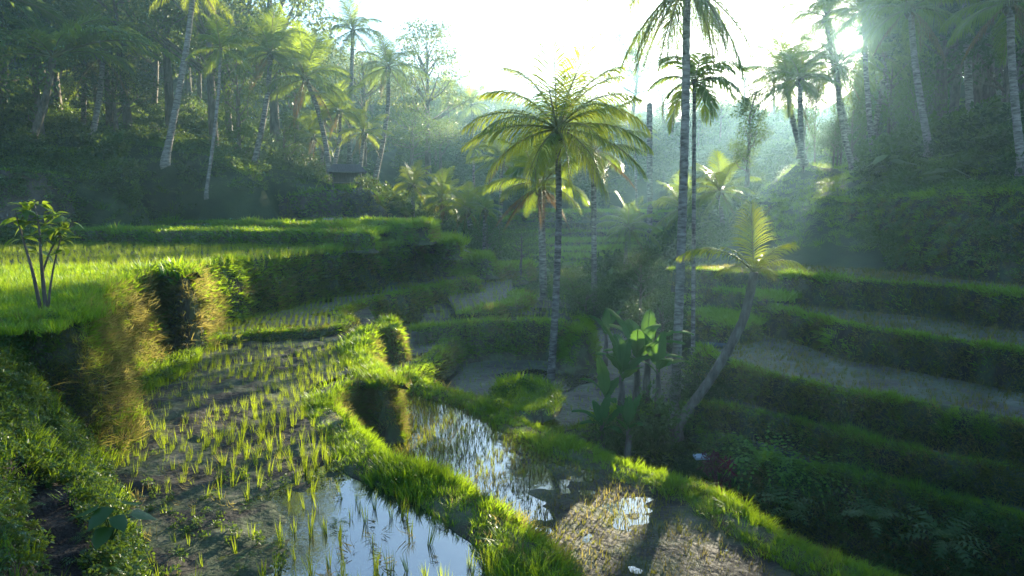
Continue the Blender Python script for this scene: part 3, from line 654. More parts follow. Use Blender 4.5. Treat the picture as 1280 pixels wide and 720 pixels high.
plant('tall_rice', P_RICE_TALL, P, tall * np.clip(.45 + 1.6 * (fbm(P[:, 0] * .5, P[:, 1] * .5, 4) - .42), 0, 1), 0.68, 'tall green rice standing in the largest flooded paddy', 'rice')
plant('young_rice', P_RICE, P, (1 - tall * .7) * np.clip(.38 + 2.6 * (fbm(P[:, 0] * .45, P[:, 1] * .45, 14) - .42), 0.18, .9), np.clip(1.15 - .03 * P[:, 1], .6, 1.1), 'young rice stems poking through the shallow water of the near paddy', 'rice')
P = field_grid(TD['main'], 0.2, 0.9, 0.9); w = np.clip((-P[:, 0] - 2.2) / 1.5, 0, 1) * np.clip((11 - P[:, 1]) / 2, 0, 1) + np.exp(-((P[:, 1] - 6.6) / .8) ** 2) * np.clip((-P[:, 0] - .6) / .6, 0, 1)
plant('paddy_weeds', P_WEED, P, w * np.clip(2.6 * (fbm(P[:, 0] * .8, P[:, 1] * .8, 24) - .38), 0, 1), .5, 'low leafy weeds spreading over the shaded corner of the near paddy', 'weeds')
P = field_grid(TD['main'], 0.22, 1.3, 1.0); P = P[(P[:, 1] < 13)]; P[:, 2] = .012; k = rng.uniform(0, 1, len(P)) < np.clip(2.2 * (fbm(P[:, 0] * .7, P[:, 1] * .7, 64) - .42), 0, .7); P = P[k]
scatter('floating_straw', P_STRAW, P, np.stack([rng.normal(1.5, .12, len(P)), rng.normal(0, .2, len(P)), rng.uniform(0, 6.28, len(P))], 1), rng.uniform(.3, .7, len(P)), 'dead straw and leaves floating on the near paddy water', 'floating straw')
P = field_grid(TD['low_paddy'], 0.14, 0.6, .12)
plant('rice_stubble', P_STUB, P, np.clip(.75 + 2 * (fbm(P[:, 0] * .4, P[:, 1] * .4, 34) - .45), .4, 1), 1.0, 'cut rice stubble in rows in the muddy lower paddy', 'rice stubble')
plant('young_rice', P_RICE, P, np.clip((P[:, 1] - 12.5) / 3, 0, .45) * np.clip((19 - P[:, 1]) / 3, 0, 1), .62, 'young rice in the far end of the muddy lower paddy', 'rice')
for key, sp, kk, s_ in [('mid_left', .19, .9, .75), ('hump', .24, .6, .6), ('pool_paddy', .26, .6, .55), ('cross_bank', .3, .6, .8), ('cross_bund', .3, .6, .9)]:
    P = field_grid(TD[key], sp, .2); plant('young_rice', P_RICE, P, kk * np.clip(.4 + 1.6 * fbm(P[:, 0] * .3, P[:, 1] * .3, 44) - .1, 0, 1), s_, 'short rice plants in rows on a shaded middle terrace', 'rice')
for key in ('right_low', 'right_second', 'right_third', 'right_fourth', 'right_fifth'):
    t = TD[key]; P = field_grid(t, .17, -.5, ymax=36)
    P = P[P[:, 0] < 26]; plant('rice_stubble', P_STUB, P, .8, 1.25, 'rice stubble on a shaded terrace of the right hillside', 'rice stubble')
# grass covering the treads that are not flooded
def cover(name, proto, key_or_poly, n, zf, sc, label, cat, keep=None, tilt=.2):
    poly = TD[key_or_poly]['inner'] if isinstance(key_or_poly, str) else np.array(key_or_poly, float)
    x0, y0 = poly.min(0); x1, y1 = poly.max(0); X = rng.uniform(x0, x1, n * 3); Y = rng.uniform(y0, y1, n * 3)
    k = inpoly(X, Y, poly); X, Y = X[k][:n], Y[k][:n]; Z = zf(X, Y); P = np.column_stack([X, Y, Z]); k = seen(P)
    if keep is not None: k &= rng.uniform(0, 1, len(P)) < keep(X, Y)
    P = P[k]; d = np.hypot(P[:, 0], P[:, 1])
    return scatter(name, proto, P, yaw(len(P), tilt), sc * rng.uniform(.65, 1.3, len(P)) * (0.8 + .5 * fbm(P[:, 0] * .3, P[:, 1] * .3, 77)), label, cat)
zA = TD['tall_left']['z']
cover('terrace_grass', P_GRASS, [(-14,9.5),(-6.6,9.5),(-6.9,11.5),(-8.2,13),(-9.4,16),(-10,20),(-22,20),(-16,9.5)], 7500, lambda x, y: np.full(x.shape, zA), 1.15, 'lush sunlit grass on the corner of the tall left terrace', 'grass')
cover('terrace_rice', P_RICE_TALL, [(-9,13.5),(-10,20),(-5.5,32),(-30,36),(-34,20),(-16,14)], 9000, lambda x, y: np.full(x.shape, zA), .5, 'green rice growing across the tall left terrace', 'rice')
for key, nn in (('hedge_left', 2600), ('thin_left', 1500), ('far_left', 1500), ('far_left_low', 800), ('shrub_step', 500), ('shrub_step_low', 600), ('right_corner', 900), ('right_thin', 900)):
    cover('terrace_grass', P_GRASS_FAR, key, nn, lambda x, y, z=TD[key]['z']: np.full(x.shape, z), 1.3, 'grass covering one of the smaller terraces', 'grass')
cover('hump_weeds', P_WEED, 'grass_hump', 60, lambda x, y: np.full(x.shape, TD['grass_hump']['z'] + .03), .7, 'leafy weeds on the small hump beside the shaded hollow', 'weeds')
cover('terrace_grass', P_GRASS, 'grass_hump', 260, lambda x, y: np.full(x.shape, TD['grass_hump']['z'] + .03), 1.2, 'grass covering the small hump beside the shaded hollow', 'grass')
for k in range(7):
    cover('terrace_grass', P_GRASS_FAR, 'valley_%d' % k, 1500, lambda x, y, z=TD['valley_%d' % k]['z']: np.full(x.shape, z), 2.2, 'grass on the hazy terraces across the valley head', 'grass')

# ------------------------------------------------------------------ foreground slope with the earth steps, lower left
slope_poly = np.array([(-16, 3.0), (-2.3, 3.6), (-2.9, 5.2), (-3.7, 6.6), (-4.7, 8.0), (-5.6, 9.2), (-6.7, 10.6), (-7.2, 11.4), (-9, 11), (-16, 11)])
def slope_z(x, y):
    """height of the slope below the tall terrace: falls towards the paddy, with a worn path along it"""
    edge = np.interp(y, [3, 3.6, 5.2, 6.6, 8.0, 9.2, 10.6, 11.4], [-2.0, -2.3, -2.9, -3.7, -4.7, -5.6, -6.7, -7.2])
    d = np.clip(edge - x, -0.6, 8)                      # distance uphill of the paddy edge
    z = np.where(d < 1.5, 1.35 * np.clip(d, 0, 1.5) / 1.5, 1.35 + 0.33 * (d - 1.5)) + 0.0
    z = z + np.clip((y - 7.6) / 2.6, 0, 1) * np.clip(d / 1.4, 0, 1) * 1.0
    z = np.minimum(z, 2.2) - 0.25 * np.clip(-d / .3, 0, 1) - .04
    return z + (fbm(x * 1.5, y * 1.5, 61) - .5) * 0.25
xs = np.arange(-12, -1.2, .06); ys = np.arange(3.0, 11.3, .06); X, Y = np.meshgrid(xs, ys); Z = slope_z(X, Y)
PATHC = catmull([U(118, 770, 1.3), U(95, 690, 1.38), U(80, 620, 1.45), U(65, 560, 1.6), U(55, 515, 1.8), U(45, 478, 2.1)], 0.1)
pd = np.min(np.hypot(X[..., None] - PATHC[None, None, :, 0], Y[..., None] - PATHC[None, None, :, 1]), -1)
pi = np.argmin(np.hypot(X[..., None] - PATHC[None, None, :, 0], Y[..., None] - PATHC[None, None, :, 1]), -1)
pz_ = slope_z(PATHC[:, 0], PATHC[:, 1]); pz_ = np.convolve(np.pad(pz_, 8, 'edge'), np.ones(17) / 17, 'valid')
wgt = np.clip(1.55 + (fbm(X * 2.2, Y * 2.2, 73) - .5) * 1.2 - pd / .34, 0, 1); wgt = wgt * wgt * (3 - 2 * wgt); st_ = pi / len(PATHC) * 8 + (fbm(X * 1.7, Y * 1.7, 71) - .5) * .5; fr = st_ - np.floor(st_)
sz = np.interp((np.floor(st_) + np.clip((fr - .82) / .18, 0, 1)) / 8, np.linspace(0, 1, len(PATHC)), pz_)
Z = Z * (1 - wgt) + (sz - .10 + (fbm(X * 5, Y * 5, 72) - .5) * .12) * wgt
edge = np.interp(Y, [3, 3.6, 5.2, 6.6, 8.0, 9.2, 10.6, 11.4], [-2.0, -2.3, -2.9, -3.7, -4.7, -5.6, -6.7, -7.2])
k = (X < edge + .45); n = len(xs); kk = k[:-1, :-1] & k[1:, 1:] & k[:-1, 1:] & k[1:, :-1]; jj, ii = np.nonzero(kk); a = jj * n + ii
q = np.stack([a, a + 1, a + n + 1, a + n], 1)
used = np.unique(q); mp = np.zeros(X.size, int); mp[used] = np.arange(len(used))
tag(link('hillside_slope', mesh('hillside_slope', np.column_stack([X.ravel(), Y.ravel(), Z.ravel()])[used], [mp[q]]), M['path']), kind='structure')
SLX, SLY, SLZ = xs, ys, Z
def slz(x, y):
    i = np.clip(((np.asarray(x) - xs0) / .06).astype(int), 0, len(SLX) - 1); j = np.clip(((np.asarray(y) - 3.0) / .06).astype(int), 0, len(SLY) - 1); return SLZ[j, i]
xs0 = -12
def offpath(x, y):
    return np.clip((np.min(np.hypot(x[:, None] - PATHC[None, :, 0], y[:, None] - PATHC[None, :, 1]), 1) - .10) / .34, 0, 1)
cover('slope_weeds', P_WEED, slope_poly, 15000, slz, .52, 'leafy weeds picked dark to stand for shade on the slope beside the earth steps', 'weeds', offpath)  # thick dark weeds carry the slope's shade in their colour
cover('slope_grass', P_GRASS, slope_poly, 2600, slz, 1.1, 'grass mixed in the weeds of the slope beside the earth steps', 'grass', offpath)
t = TD['tall_left']; P, idx, d, s = face_points(t, lambda d: np.where((d > 12.6) & (d < 24), 60, 0), .02, .95); k = seen(P) & (rng.uniform(0, 1, len(P)) < np.clip(2.4 * (fbm(t['arc'][idx] * .7, s * 1.2, 91) - .25), 0, 1))
scatter('straw', P_STRAW, P[k], outward_rot(t, idx, 1.2)[k], rng.uniform(.6, 1.2, k.sum()), 'golden dry grass hanging on the sunlit face of the tall left bank', 'dry grass')
t = TD['main']; P, idx, d, s = face_points(t, lambda d: np.where(d > 12.5, 130, 0), .05, .95); k = seen(P)
scatter('straw', P_STRAW, P[k], outward_rot(t, idx, 1.2)[k], rng.uniform(.5, .9, k.sum()), 'dry grass whose gold stands for sunlight on the scalloped bank beside the main paddy', 'dry grass')  # extra straw paints sun gold on a face turned from the sun
t = TD['tall_left']; P, idx, d, s = face_points(t, lambda d: np.where(d < 24, 55 * np.minimum(1, 13 / d), 0), .72, 1.0); k = seen(P)
scatter('bank_foot_grass', P_GRASS, P[k], yaw(k.sum(), .3), rng.uniform(.7, 1.5, k.sum()), 'grass at the foot of the tall left bank beside the paddy', 'grass')
from mathutils.bvhtree import BVHTree
def drop(polyxy, n, obs, name, proto, sc, label, cat):
    poly = np.array(polyxy, float); x0, y0 = poly.min(0); x1, y1 = poly.max(0); X = rng.uniform(x0, x1, n * 2); Y = rng.uniform(y0, y1, n * 2); k = inpoly(X, Y, poly); X, Y = X[k][:n], Y[k][:n]
    bv = [BVHTree.FromPolygons([v.co for v in o.data.vertices], [p.vertices for p in o.data.polygons]) for o in obs]; P = []
    for x, y in zip(X, Y):
        zs = [h[0].z for h in (b.ray_cast(Vector((x, y, 9)), Vector((0, 0, -1))) for b in bv) if h[0] is not None]
        if zs and max(zs) < 1.2: P.append((x, y, max(zs)))
    scatter(name, proto, P, yaw(len(P), .3), rng.uniform(*sc, len(P)), label, cat)
bk = [o for o in bpy.data.objects if o.name.startswith(('terrace_bank', 'hillside_slope', 'paddy_mud')) and o.data]
fp = [U(60, 500, .2)[:2], U(140, 520, 0)[:2], U(225, 480, 0)[:2], U(262, 436, 0)[:2], U(190, 420, .5)[:2], U(95, 440, .8)[:2]]
drop(fp, 900, bk[:3] + [o for o in bk if o.name.startswith(('hillside', 'paddy_mud'))][:2], 'bank_foot_grass', P_GRASS, (.8, 1.7), 'grass growing where the golden bank meets the paddy mud', 'grass')
drop(fp, 260, bk[:3] + [o for o in bk if o.name.startswith(('hillside', 'paddy_mud'))][:2], 'bank_foot_weeds', P_WEED, (.4, .9), 'leafy weeds where the golden bank meets the paddy mud', 'weeds')
# leaf cover on the dark face under the tall terrace corner, and down the outside of the low paddy's bank
t = TD['tall_left']; P, idx, d, s = face_points(t, lambda d: np.where(d < 12.6, 55, 0), 0, 1); k = seen(P)
scatter('bank_weeds', P_WEED, P[k], outward_rot(t, idx, .8)[k], rng.uniform(.5, .95, k.sum()), 'dark leafy weeds on the bank under the sapling', 'weeds')

# ------------------------------------------------------------------ palms
def frond_mesh(seed, e0, L=1.0, droop=None, nl=56, lmax=0.35, lw=0.0145, hang=1.25, mat=None, name='frond', dens0=.14, fold=.25):
    """one pinnate leaf along +x, first rising at elevation e0 (degrees) and then bending down under its weight"""
    g = np.random.default_rng(seed); mb = MB(); e = R_(e0)
    if droop is None: droop = R_(np.interp(e0, [-70, -30, 0, 30, 60, 85], [14, 40, 62, 80, 66, 24]) + g.normal(0, 6))
    m = 14; s = np.linspace(0, 1, m); th = np.maximum(e - droop * s**1.35, R_(-88))
    xy = np.cumsum(np.stack([np.cos(th), np.sin(th)], 1), 0) * L / m; xy = np.vstack([[0, 0], xy[:-1]])
    sway = g.normal(0, .06) * s**2 * L
    C = np.stack([xy[:, 0], sway, xy[:, 1]], 1)
    mb.tube(C, np.interp(s, [0, .1, 1], [.020, .011, .003]) * L, 4, False)
    nq = sum(len(x) for x in mb.q)
    for k in range(nl):
        ss = dens0 + (1 - dens0) * (k + g.uniform(-.3, .3)) / nl; ss = min(max(ss, dens0), .995)
        p = np.array([np.interp(ss, s, C[:, a]) for a in range(3)]); tt = np.interp(ss, s, th); T = np.array([math.cos(tt), 0, math.sin(tt)])
        Nn = np.array([-math.sin(tt), 0, math.cos(tt)])
        l = L * lmax * (min(1, ((ss - dens0 + .05) / .22) ** .6) * (1 - .72 * max(0, (ss - .45) / .55) ** 1.5)) * g.uniform(.85, 1.1)
        al = np.interp(ss, [0, .3, 1], [1.15, .95, .35])
        for sg in (-1, 1):
            if g.uniform() < .05: continue
            d = T * math.cos(al) + sg * np.array([0, 1, 0]) * math.sin(al) + Nn * fold * g.uniform(.4, 1.3); d /= np.linalg.norm(d)
            q0 = p; pts = [q0]
            for b in range(3):
                d = d + np.array([0, 0, -1]) * hang * (1 - .65 * max(0, math.sin(tt))) * (.16 + .30 * b) * g.uniform(.8, 1.25); d /= np.linalg.norm(d); q0 = q0 + d * l / 3; pts.append(q0)
            wv = T * lw * L * .5 * g.uniform(.8, 1.2)
            mb.add([pts[0] - wv * .5, pts[0] + wv * .5, pts[1] + wv, pts[1] - wv, pts[2] + wv * .8, pts[2] - wv * .8, pts[3]], [[0, 1, 2, 3], [3, 2, 4, 5]], [[5, 4, 6]])
    q = np.concatenate(mb.q); tcount = sum(len(x) for x in mb.t)
    me = mb.mesh(name, True, [mat, M['rachis']])
    mi = np.zeros(len(me.polygons), np.int32); mi[:nq] = 1; me.polygons.foreach_set('material_index', mi)
    return me
ELEVS = [82, 66, 50, 34, 18, 2, -16, -38, -60]
FR = {e: [frond_mesh(200 + 10 * i + s, e, mat=M['frond']) for s in range(2)] for i, e in enumerate(ELEVS)}
FRY = {e: [frond_mesh(400 + 10 * i + s, e, mat=M['frond_young'], nl=40) for s in range(2)] for i, e in enumerate(ELEVS)}
FRD = {e: [frond_mesh(300 + s, e, mat=M['frond_dry'], name='dry_frond', hang=1.6, nl=36, lmax=.2) for s in range(2)] for e in (-38, -60)}
FRA = {e: [frond_mesh(320 + 5 * i + s, e, mat=M['frond'], nl=22, lmax=.33, lw=.05, hang=.8, droop=R_(95)) for s in range(2)] for i, e in enumerate((70, 45, 20, -5, -30))}
FRS = {e: [frond_mesh(350 + 5 * i + s, e, mat=M['frond'], nl=70, lmax=.24, lw=.018, hang=.9, fold=.6, droop=R_(70)) for s in range(2)] for i, e in enumerate((66, 34, 14, -16))}
def pick(lib, e, i): k = min(lib, key=lambda z: abs(z - e)); return lib[k][i % len(lib[k])], k
def nut_mesh():
    mb = MB(); g = np.random.default_rng(3)
    for i in range(9):
        a = 6.283 * i / 9; c = np.array([math.cos(a) * .17, math.sin(a) * .17, -.12 - .12 * (i % 3)]); th = np.linspace(0, math.pi, 7); r = .105
        mb.tube(np.column_stack([np.full(7, c[0]), np.full(7, c[1]), c[2] - np.cos(th) * r * 1.25]), np.maximum(np.sin(th) * r, .004), 8, False)
    return mb.mesh('coconut', True, [M['coconut']])
NUTS = nut_mesh()
def trunk_mesh(pts, r0, r1, rings=True, k=9, mat='trunk'):
    C = catmull(pts, .16) if rings else catmull(pts, .6); n = len(C); s = np.linspace(0, 1, n)
    rad = r1 + (r0 - r1) * (1 - s) ** .8 + r0 * .55 * np.exp(-s * 14)
    if rings: rad = rad * (1 + .045 * np.where(np.arange(n) % 2, 1, -1)) * (1 + .05 * (noise(np.arange(n) * .3, np.zeros(n), int(r0 * 999)) - .5))
    mb = MB(); mb.tube(C, rad, k); return mb.mesh('trunk', True, [M[mat]])
NPALM = 0
def palm(label, base, tip, r0=.13, r1=None, L=3.0, n=20, lean=(0, 0), lib=None, seed=None, dry=3, nuts=True, spec=None, group=None, mat='trunk', rings=True, emin=-60, emax=84, cat='palm', name='coconut_palm'):
    """an Empty at the foot; trunk, every frond and the nuts as parts. base, tip: world points."""
    global NPALM; NPALM += 1; seed = NPALM * 13 if seed is None else seed
    g = np.random.default_rng(seed); base = np.array(base, float); tip = np.array(tip, float); v = tip - base; hgt = v[2]
    root = empty(name, tuple(base)); tag(root, label, cat, group)
    mid1 = v * .33 + np.array([lean[0], lean[1], 0]) * .8; mid2 = v * .68 + np.array([lean[0], lean[1], 0])
    link('trunk', trunk_mesh([np.array([0, 0, -.4]), np.zeros(3), mid1, mid2, v], r0, r1 or r0 * .68, rings, mat=mat), None, root)
    lib = lib or FR
    lst = spec if spec else [(math.degrees(i * 2.39996) + g.normal(0, 9), emin + (emax - emin) * ((i + .5) / n) ** .78 + g.normal(0, 4), g.uniform(.85, 1.1)) for i in range(n)]
    for i, (az, el, s) in enumerate(lst):
        me, k = pick(FRD if (not spec and i < dry) else lib, el, i + seed)
        o = link('dry_frond' if (not spec and i < dry) else 'frond', me, None, root)
        dl = np.clip(el - k, -9, 9)
        o.location = v + np.array([0, 0, .0]); o.rotation_euler = (g.normal(0, .12), -R_(dl), R_(az)); o.scale = (s * L,) * 3
        if base[0] > 14 and base[1] > 36:
            co = np.empty(len(me.vertices) * 3); me.vertices.foreach_get('co', co); co = co.reshape(-1, 3)
            for tr in range(9):
                mw = np.array(Matrix.LocRotScale(Vector(base) + o.location, o.rotation_euler, o.scale)); w_ = co @ mw[:3, :3].T + mw[:3, 3] - np.array([0, 0, CZ])
                if np.min(np.linalg.norm(w_ - (w_ @ SUN)[:, None] * SUN, axis=1)) > .42: break
                o.rotation_euler.z += R_(19)
            else: bpy.data.objects.remove(o); continue
        if (not spec and i < dry): o['label'] = 'brown hanging dead frond'
    if nuts:
        o = link('coconut_cluster', NUTS, None, root); o.location = v; o.scale = (1.0,) * 3
    return root
def on_ground(px, py, Y):
    p = V(px, py, Y); return p

# the sunlit palm in the middle
b = U(688, 488, -1.75); Yc = b[1]
crown = V(697, 161, Yc + .2)
cspec = [(178, 30, 1.0), (192, 8, .98), (205, -12, .95), (165, 52, .95), (150, 66, 1.0), (120, 78, 1.05), (40, 80, 1.0), (60, 68, .95), (20, 58, .95), (5, 36, 1.05), (-8, 12, 1.0), (-25, -8, 1.05), (-50, -20, .95), (-80, -30, .8), (-120, -22, .85), (100, 40, 1.0), (80, 20, .95), (60, 0, .9), (130, 10, .9), (-40, 40, .9), (-100, 45, .9), (215, 20, .95), (-60, 10, .85), (235, -25, .9), (-35, -38, .9), (10, 66, .9), (-5, 50, .95)]
palm('sunlit coconut palm with a full yellow-green crown in the middle of the valley', b, crown, .125, .085, 3.3, lib=FRY, spec=cspec, lean=(.12, .1))
# the tall pair right of the middle
bt = U(843, 522, -2.1); Yt = bt[1]
palm('very tall grey palm trunk right of the middle, crown cut off at top', bt, V(859, -26, Yt + .3), .14, .10, 3.2, lean=(.06, 0), mat='trunk_pale',
     spec=[(200, -50, 1.0), (165, -54, .9), (-20, -48, 1.05), (10, -52, 1.0), (-60, -55, .8), (100, -45, .8), (180, 20, 1), (20, 30, 1), (90, 50, 1), (-90, 45, 1), (140, 70, 1), (-30, 65, 1), (60, 10, 1), (240, 10, 1), (-5, -62, .9), (215, -5, .9), (185, -44, .9), (-14, -40, .95), (150, -60, .85), (30, -58, .8), (222, -60, .85), (-45, -46, .85), (172, -40, 1.0)])
ba = U(866, 492, -2.1)
palm('slim areca palm directly behind the very tall trunk, with a small drooping crown', ba, V(868, 102, ba[1]), .07, .055, 1.9, n=17, lib=FRA, dry=0, nuts=False, emin=-45, emax=70, name='areca_palm')
# bare pole
bp = U(812, 345, -.6); o = empty('dead_palm_trunk', tuple(bp)); tag(o, 'bare dead palm trunk without a crown left of the tall pair', 'palm trunk')
tv = V(812, 130, bp[1]) - bp; link('trunk', trunk_mesh([np.array([0, 0, -1.5]), np.zeros(3), tv * .5, tv], .20, .19), None, o)
mb = MB(); mb.tube([tv - [0, 0, .02], tv + [.0, 0, .05]], [.17, .12], 9); link('broken_top', mb.mesh('broken_top', True, [M['bark']]), None, o)
# leaning young palm on the right
bl = V(848, 530, 16.9); tl = V(943, 340, 16.6)
pl = palm('leaning young palm with a curved trunk and one upright frond over the right terraces', bl, tl, .125, .11, 1.55, lean=(.36, 0.1), lib=FRY, nuts=False, mat='bark',
     spec=[(95, 84, 1.2), (176, 42, 1.4), (22, 54, 1.0), (-4, 36, .95), (-70, 30, .6), (60, 50, .7), (200, 25, .8), (160, 58, .7), (-20, 62, .8), (100, 30, .7), (-100, 50, .6), (10, 20, .45)])
# palms between the middle and the valley head
palm('hazy palm behind the sunlit one, with hanging dead fronds under its crown', U(680, 385, -.9), V(676, 232, 33), .2, .15, 3.3, n=20, dry=5)
palm('palm with a slim hazy trunk just right of the sunlit palm', U(743, 392, -1.3), V(742, 190, 34), .15, .12, 3.2, n=15, dry=1, emin=-35)
palm('small areca palm with a round crown on a thin stem left of the sunlit palm', V(592, 292, 56), V(592, 186, 56), .11, .09, 1.35, n=12, lib=FRA, dry=1, nuts=False, name='areca_palm')
palm('hazy palm half hidden by the left fronds of the sunlit palm', V(625, 320, 50), V(627, 200, 50), .16, .12, 2.7, n=18)
palm('low palm with golden lower fronds beyond the end of the left terraces', V(516, 284, 50), V(516, 232, 50), .16, .13, 2.3, n=19, lib=FRY, dry=1)
palm('stocky blue-grey palm right of the golden one', V(553, 300, 52), V(553, 248, 52), .2, .17, 2.7, n=20)
palm('stocky hazy palm second from the golden one', V(592, 305, 50), V(584, 262, 50), .2, .17, 2.4, n=20)
palm('short palm with broad fronds standing on the valley terraces', V(605, 330, 46), V(606, 262, 46), .14, .12, 1.6, n=14)
palm('bushy stemless palm in the valley behind the dead trunk', V(782, 330, 44), V(786, 285, 44), .16, .14, 2.5, n=18, dry=1)
palm('bushy palm behind the tall pair of trunks', V(852, 320, 46), V(852, 262, 46), .16, .14, 2.8, n=20, dry=1)
palm('dark spreading palm on the slope right of the tall pair', V(905, 300, 44), V(900, 240, 44), .16, .14, 2.9, n=20, dry=1)
palm('ridge palm whose crown stands against the white sky', V(561, 175, 92), V(560, 116, 92), .2, .16, 3.4, n=16, rings=False, dry=0)
palm('ridge palm with a ragged crown right of the other ridge palm', V(592, 180, 95), V(590, 131, 95), .2, .16, 3.2, n=16, rings=False, dry=0)
palm('thin hazy palm stem on the far slope behind the dead trunk', V(796, 260, 70), V(793, 168, 70), .14, .11, 2.6, n=13, rings=False, dry=0)

# left hillside palms
palm('tallest clear palm of the left grove, leaning with an open star crown', V(467, 232, 52), V(485, 84, 53), .20, .14, 3.3, n=18, lean=(.35, 0), dry=2)
palm('palm with a feathery crown high behind the leaning star-crowned palm', V(437, 200, 62), V(441, 38, 62), .2, .15, 3.4, n=18, dry=1)
palm('large dark drooping palm in the left grove', V(412, 215, 50), V(382, 98, 50), .2, .15, 4.0, n=24, lean=(.3, 0), dry=4)
palm('hazy palm left of the large drooping one, sun on its leaves', V(318, 205, 47), V(338, 66, 48), .2, .15, 3.6, n=20, lean=(.2, 0), dry=3)
palm('lower palm of the left grove with yellowing fronds near the hut', V(449, 222, 51), V(455, 166, 51), .16, .13, 2.7, n=17, lib=FRY)
palm('slender palm with a curved trunk left of the hut', V(414, 222, 50), V(424, 140, 51), .15, .11, 2.9, n=17, lean=(.25, 0))
palm('slim palm leaning right behind the hut', V(402, 200, 56), V(404, 150, 57), .15, .11, 2.6, n=15, lean=(.2, 0))
palm('small palm low in the left grove with a drooping crown', V(386, 215, 52), V(392, 172, 52), .14, .11, 2.4, n=15)
palm('tall pale leaning palm trunk, yellow fronds hanging from the top edge', V(207, 200, 40), V(243, -22, 41), .2, .13, 3.6, n=20, lean=(.15, 0), lib=FRY, mat='trunk_pale', dry=1)
palm('thin pale leaning palm stem in front of the trees on the left', V(258, 240, 38), V(276, 60, 39), .09, .07, 2.2, n=13, lean=(.12, 0), mat='trunk_pale', dry=0, nuts=False)
palm('pale palm trunk half hidden under the dark arching frond', V(113, 182, 45), V(128, 70, 46), .2, .15, 3.8, n=16, lean=(.15, 0), mat='trunk_pale')
palm('pale trunk beside the one under the dark arching frond', V(104, 170, 49), V(106, 80, 49), .18, .14, 3.2, n=14, mat='trunk_pale', dry=0)
palm('brown leaning trunk of the dark sugar palm, upper left', V(36, 186, 41), V(66, 72, 40.5), .22, .17, 4.6, lean=(.2, 0), lib=FRS, mat='bark', name='sugar_palm', nuts=False,
     spec=[(6, 26, 1.75), (-4, 34, 1.5), (175, 20, 1.1), (190, 34, 1.1), (90, 50, 1.0), (-80, 34, .9), (150, 60, 1.1), (30, 66, 1.0), (-40, 40, .8), (-100, -14, .7), (210, 8, 1.0), (60, 30, 1.0), (120, 20, 1.0)])
palm('palm crown hanging over the upper left corner', V(-60, 200, 41), V(-20, -8, 41), .24, .18, 5.6, n=17, lib=FRS, name='sugar_palm', dry=0, emin=-16, emax=66, nuts=False)

# right hillside palms, dark against the sun
palm('dark palm with golden frond tips left of the sun', V(1005, 200, 47), V(985, 104, 46), .2, .15, 3.7, n=26, lean=(-.2, 0), dry=1)
palm('dark palm whose crown hides the lower edge of the sun', V(1066, 212, 44), V(1048, 82, 43), .18, .13, 3.2, n=26, lean=(-.3, 0), dry=1)
palm('shorter dark palm in front of the golden-tipped one', V(1001, 190, 42), V(1000, 98, 42), .17, .14, 2.5, n=16, dry=1)
palm('dark palm trunk just right of the sun, crown near the top edge', V(1092, 205, 40), V(1080, 18, 42), .16, .12, 3.2, n=26, lean=(-.1, 0), dry=1)
palm('leaning dark palm behind the trunks under the sun', V(1085, 212, 46), V(1116, 50, 47), .17, .13, 3.6, n=26, lean=(-.1, 0), dry=1)
palm('dark palm with its crown above and left of the sun', V(1072, 210, 48), V(1032, 22, 48), .17, .12, 3.4, n=26, lean=(-.2, 0), dry=1)
palm('grey leaning palm trunk in front of the dark wood on the right', V(1161, 186, 34), V(1138, 10, 34.5), .17, .13, 3.4, n=22, lean=(-.12, 0), mat='trunk_pale')
palm('thick pale palm trunk second from the right edge', V(1213, 160, 38), V(1206, -25, 38), .2, .16, 3.2, n=20, mat='trunk_pale')
palm('pale palm trunk nearest the right edge with fronds hanging from above', V(1277, 207, 27), V(1263, 2, 27), .15, .12, 3.0, n=20, lean=(-.1, 0), mat='trunk_pale')
palm('thin dark palm trunk between the two leaning trunks under the sun', V(1120, 172, 44), V(1104, 70, 45), .14, .11, 2.6, n=15, dry=0)

# ------------------------------------------------------------------ where the low sun comes through
SUNB1 = np.cross(SUN, [0, 0, 1]); SUNB1 /= np.linalg.norm(SUNB1); SUNB2 = np.cross(SUNB1, SUN)
def sunab(P): P = np.asarray(P, float).reshape(-1, 3); return P @ SUNB1, P @ SUNB2
# openings in the canopy through which the low sun reaches the places that are lit in the photograph: (place, radius)
OPEN = [(np.array([0, 0, 4.0]), .9)] + [(U(px, py, z), r) for px, py, z, r in
        [(60, 375, 2.6, 1.6), (160, 345, 2.4, 1.5), (180, 430, 1.0, 1.3), (250, 480, .2, 1.5), (420, 440, .2, 1.8), (360, 460, .1, 1.5), (470, 440, 0.1, 1.5), (330, 480, .1, 1.3),
         (860, 610, -1.1, .8), (940, 650, -1.1, .8), (780, 590, -1.1, .9), (700, 620, -1.2, .8)]] + [(V(697, 190, 21), 2.3), (V(870, 312, 16.6), .9), (V(975, 320, 16.6), .9), (V(516, 250, 50), 1.6), (V(1010, 320, 26), .6), (V(905, 330, 24), .6)]
def blocked(c, R):
    ca, cb = sunab(c)
    for i_, (p, r) in enumerate(OPEN):
        a, b = sunab(p)
        if np.dot(c - p, SUN) > 4 and math.hypot(ca[0] - a[0], cb[0] - b[0]) < R + r: blocked.why = i_; return True
    return False
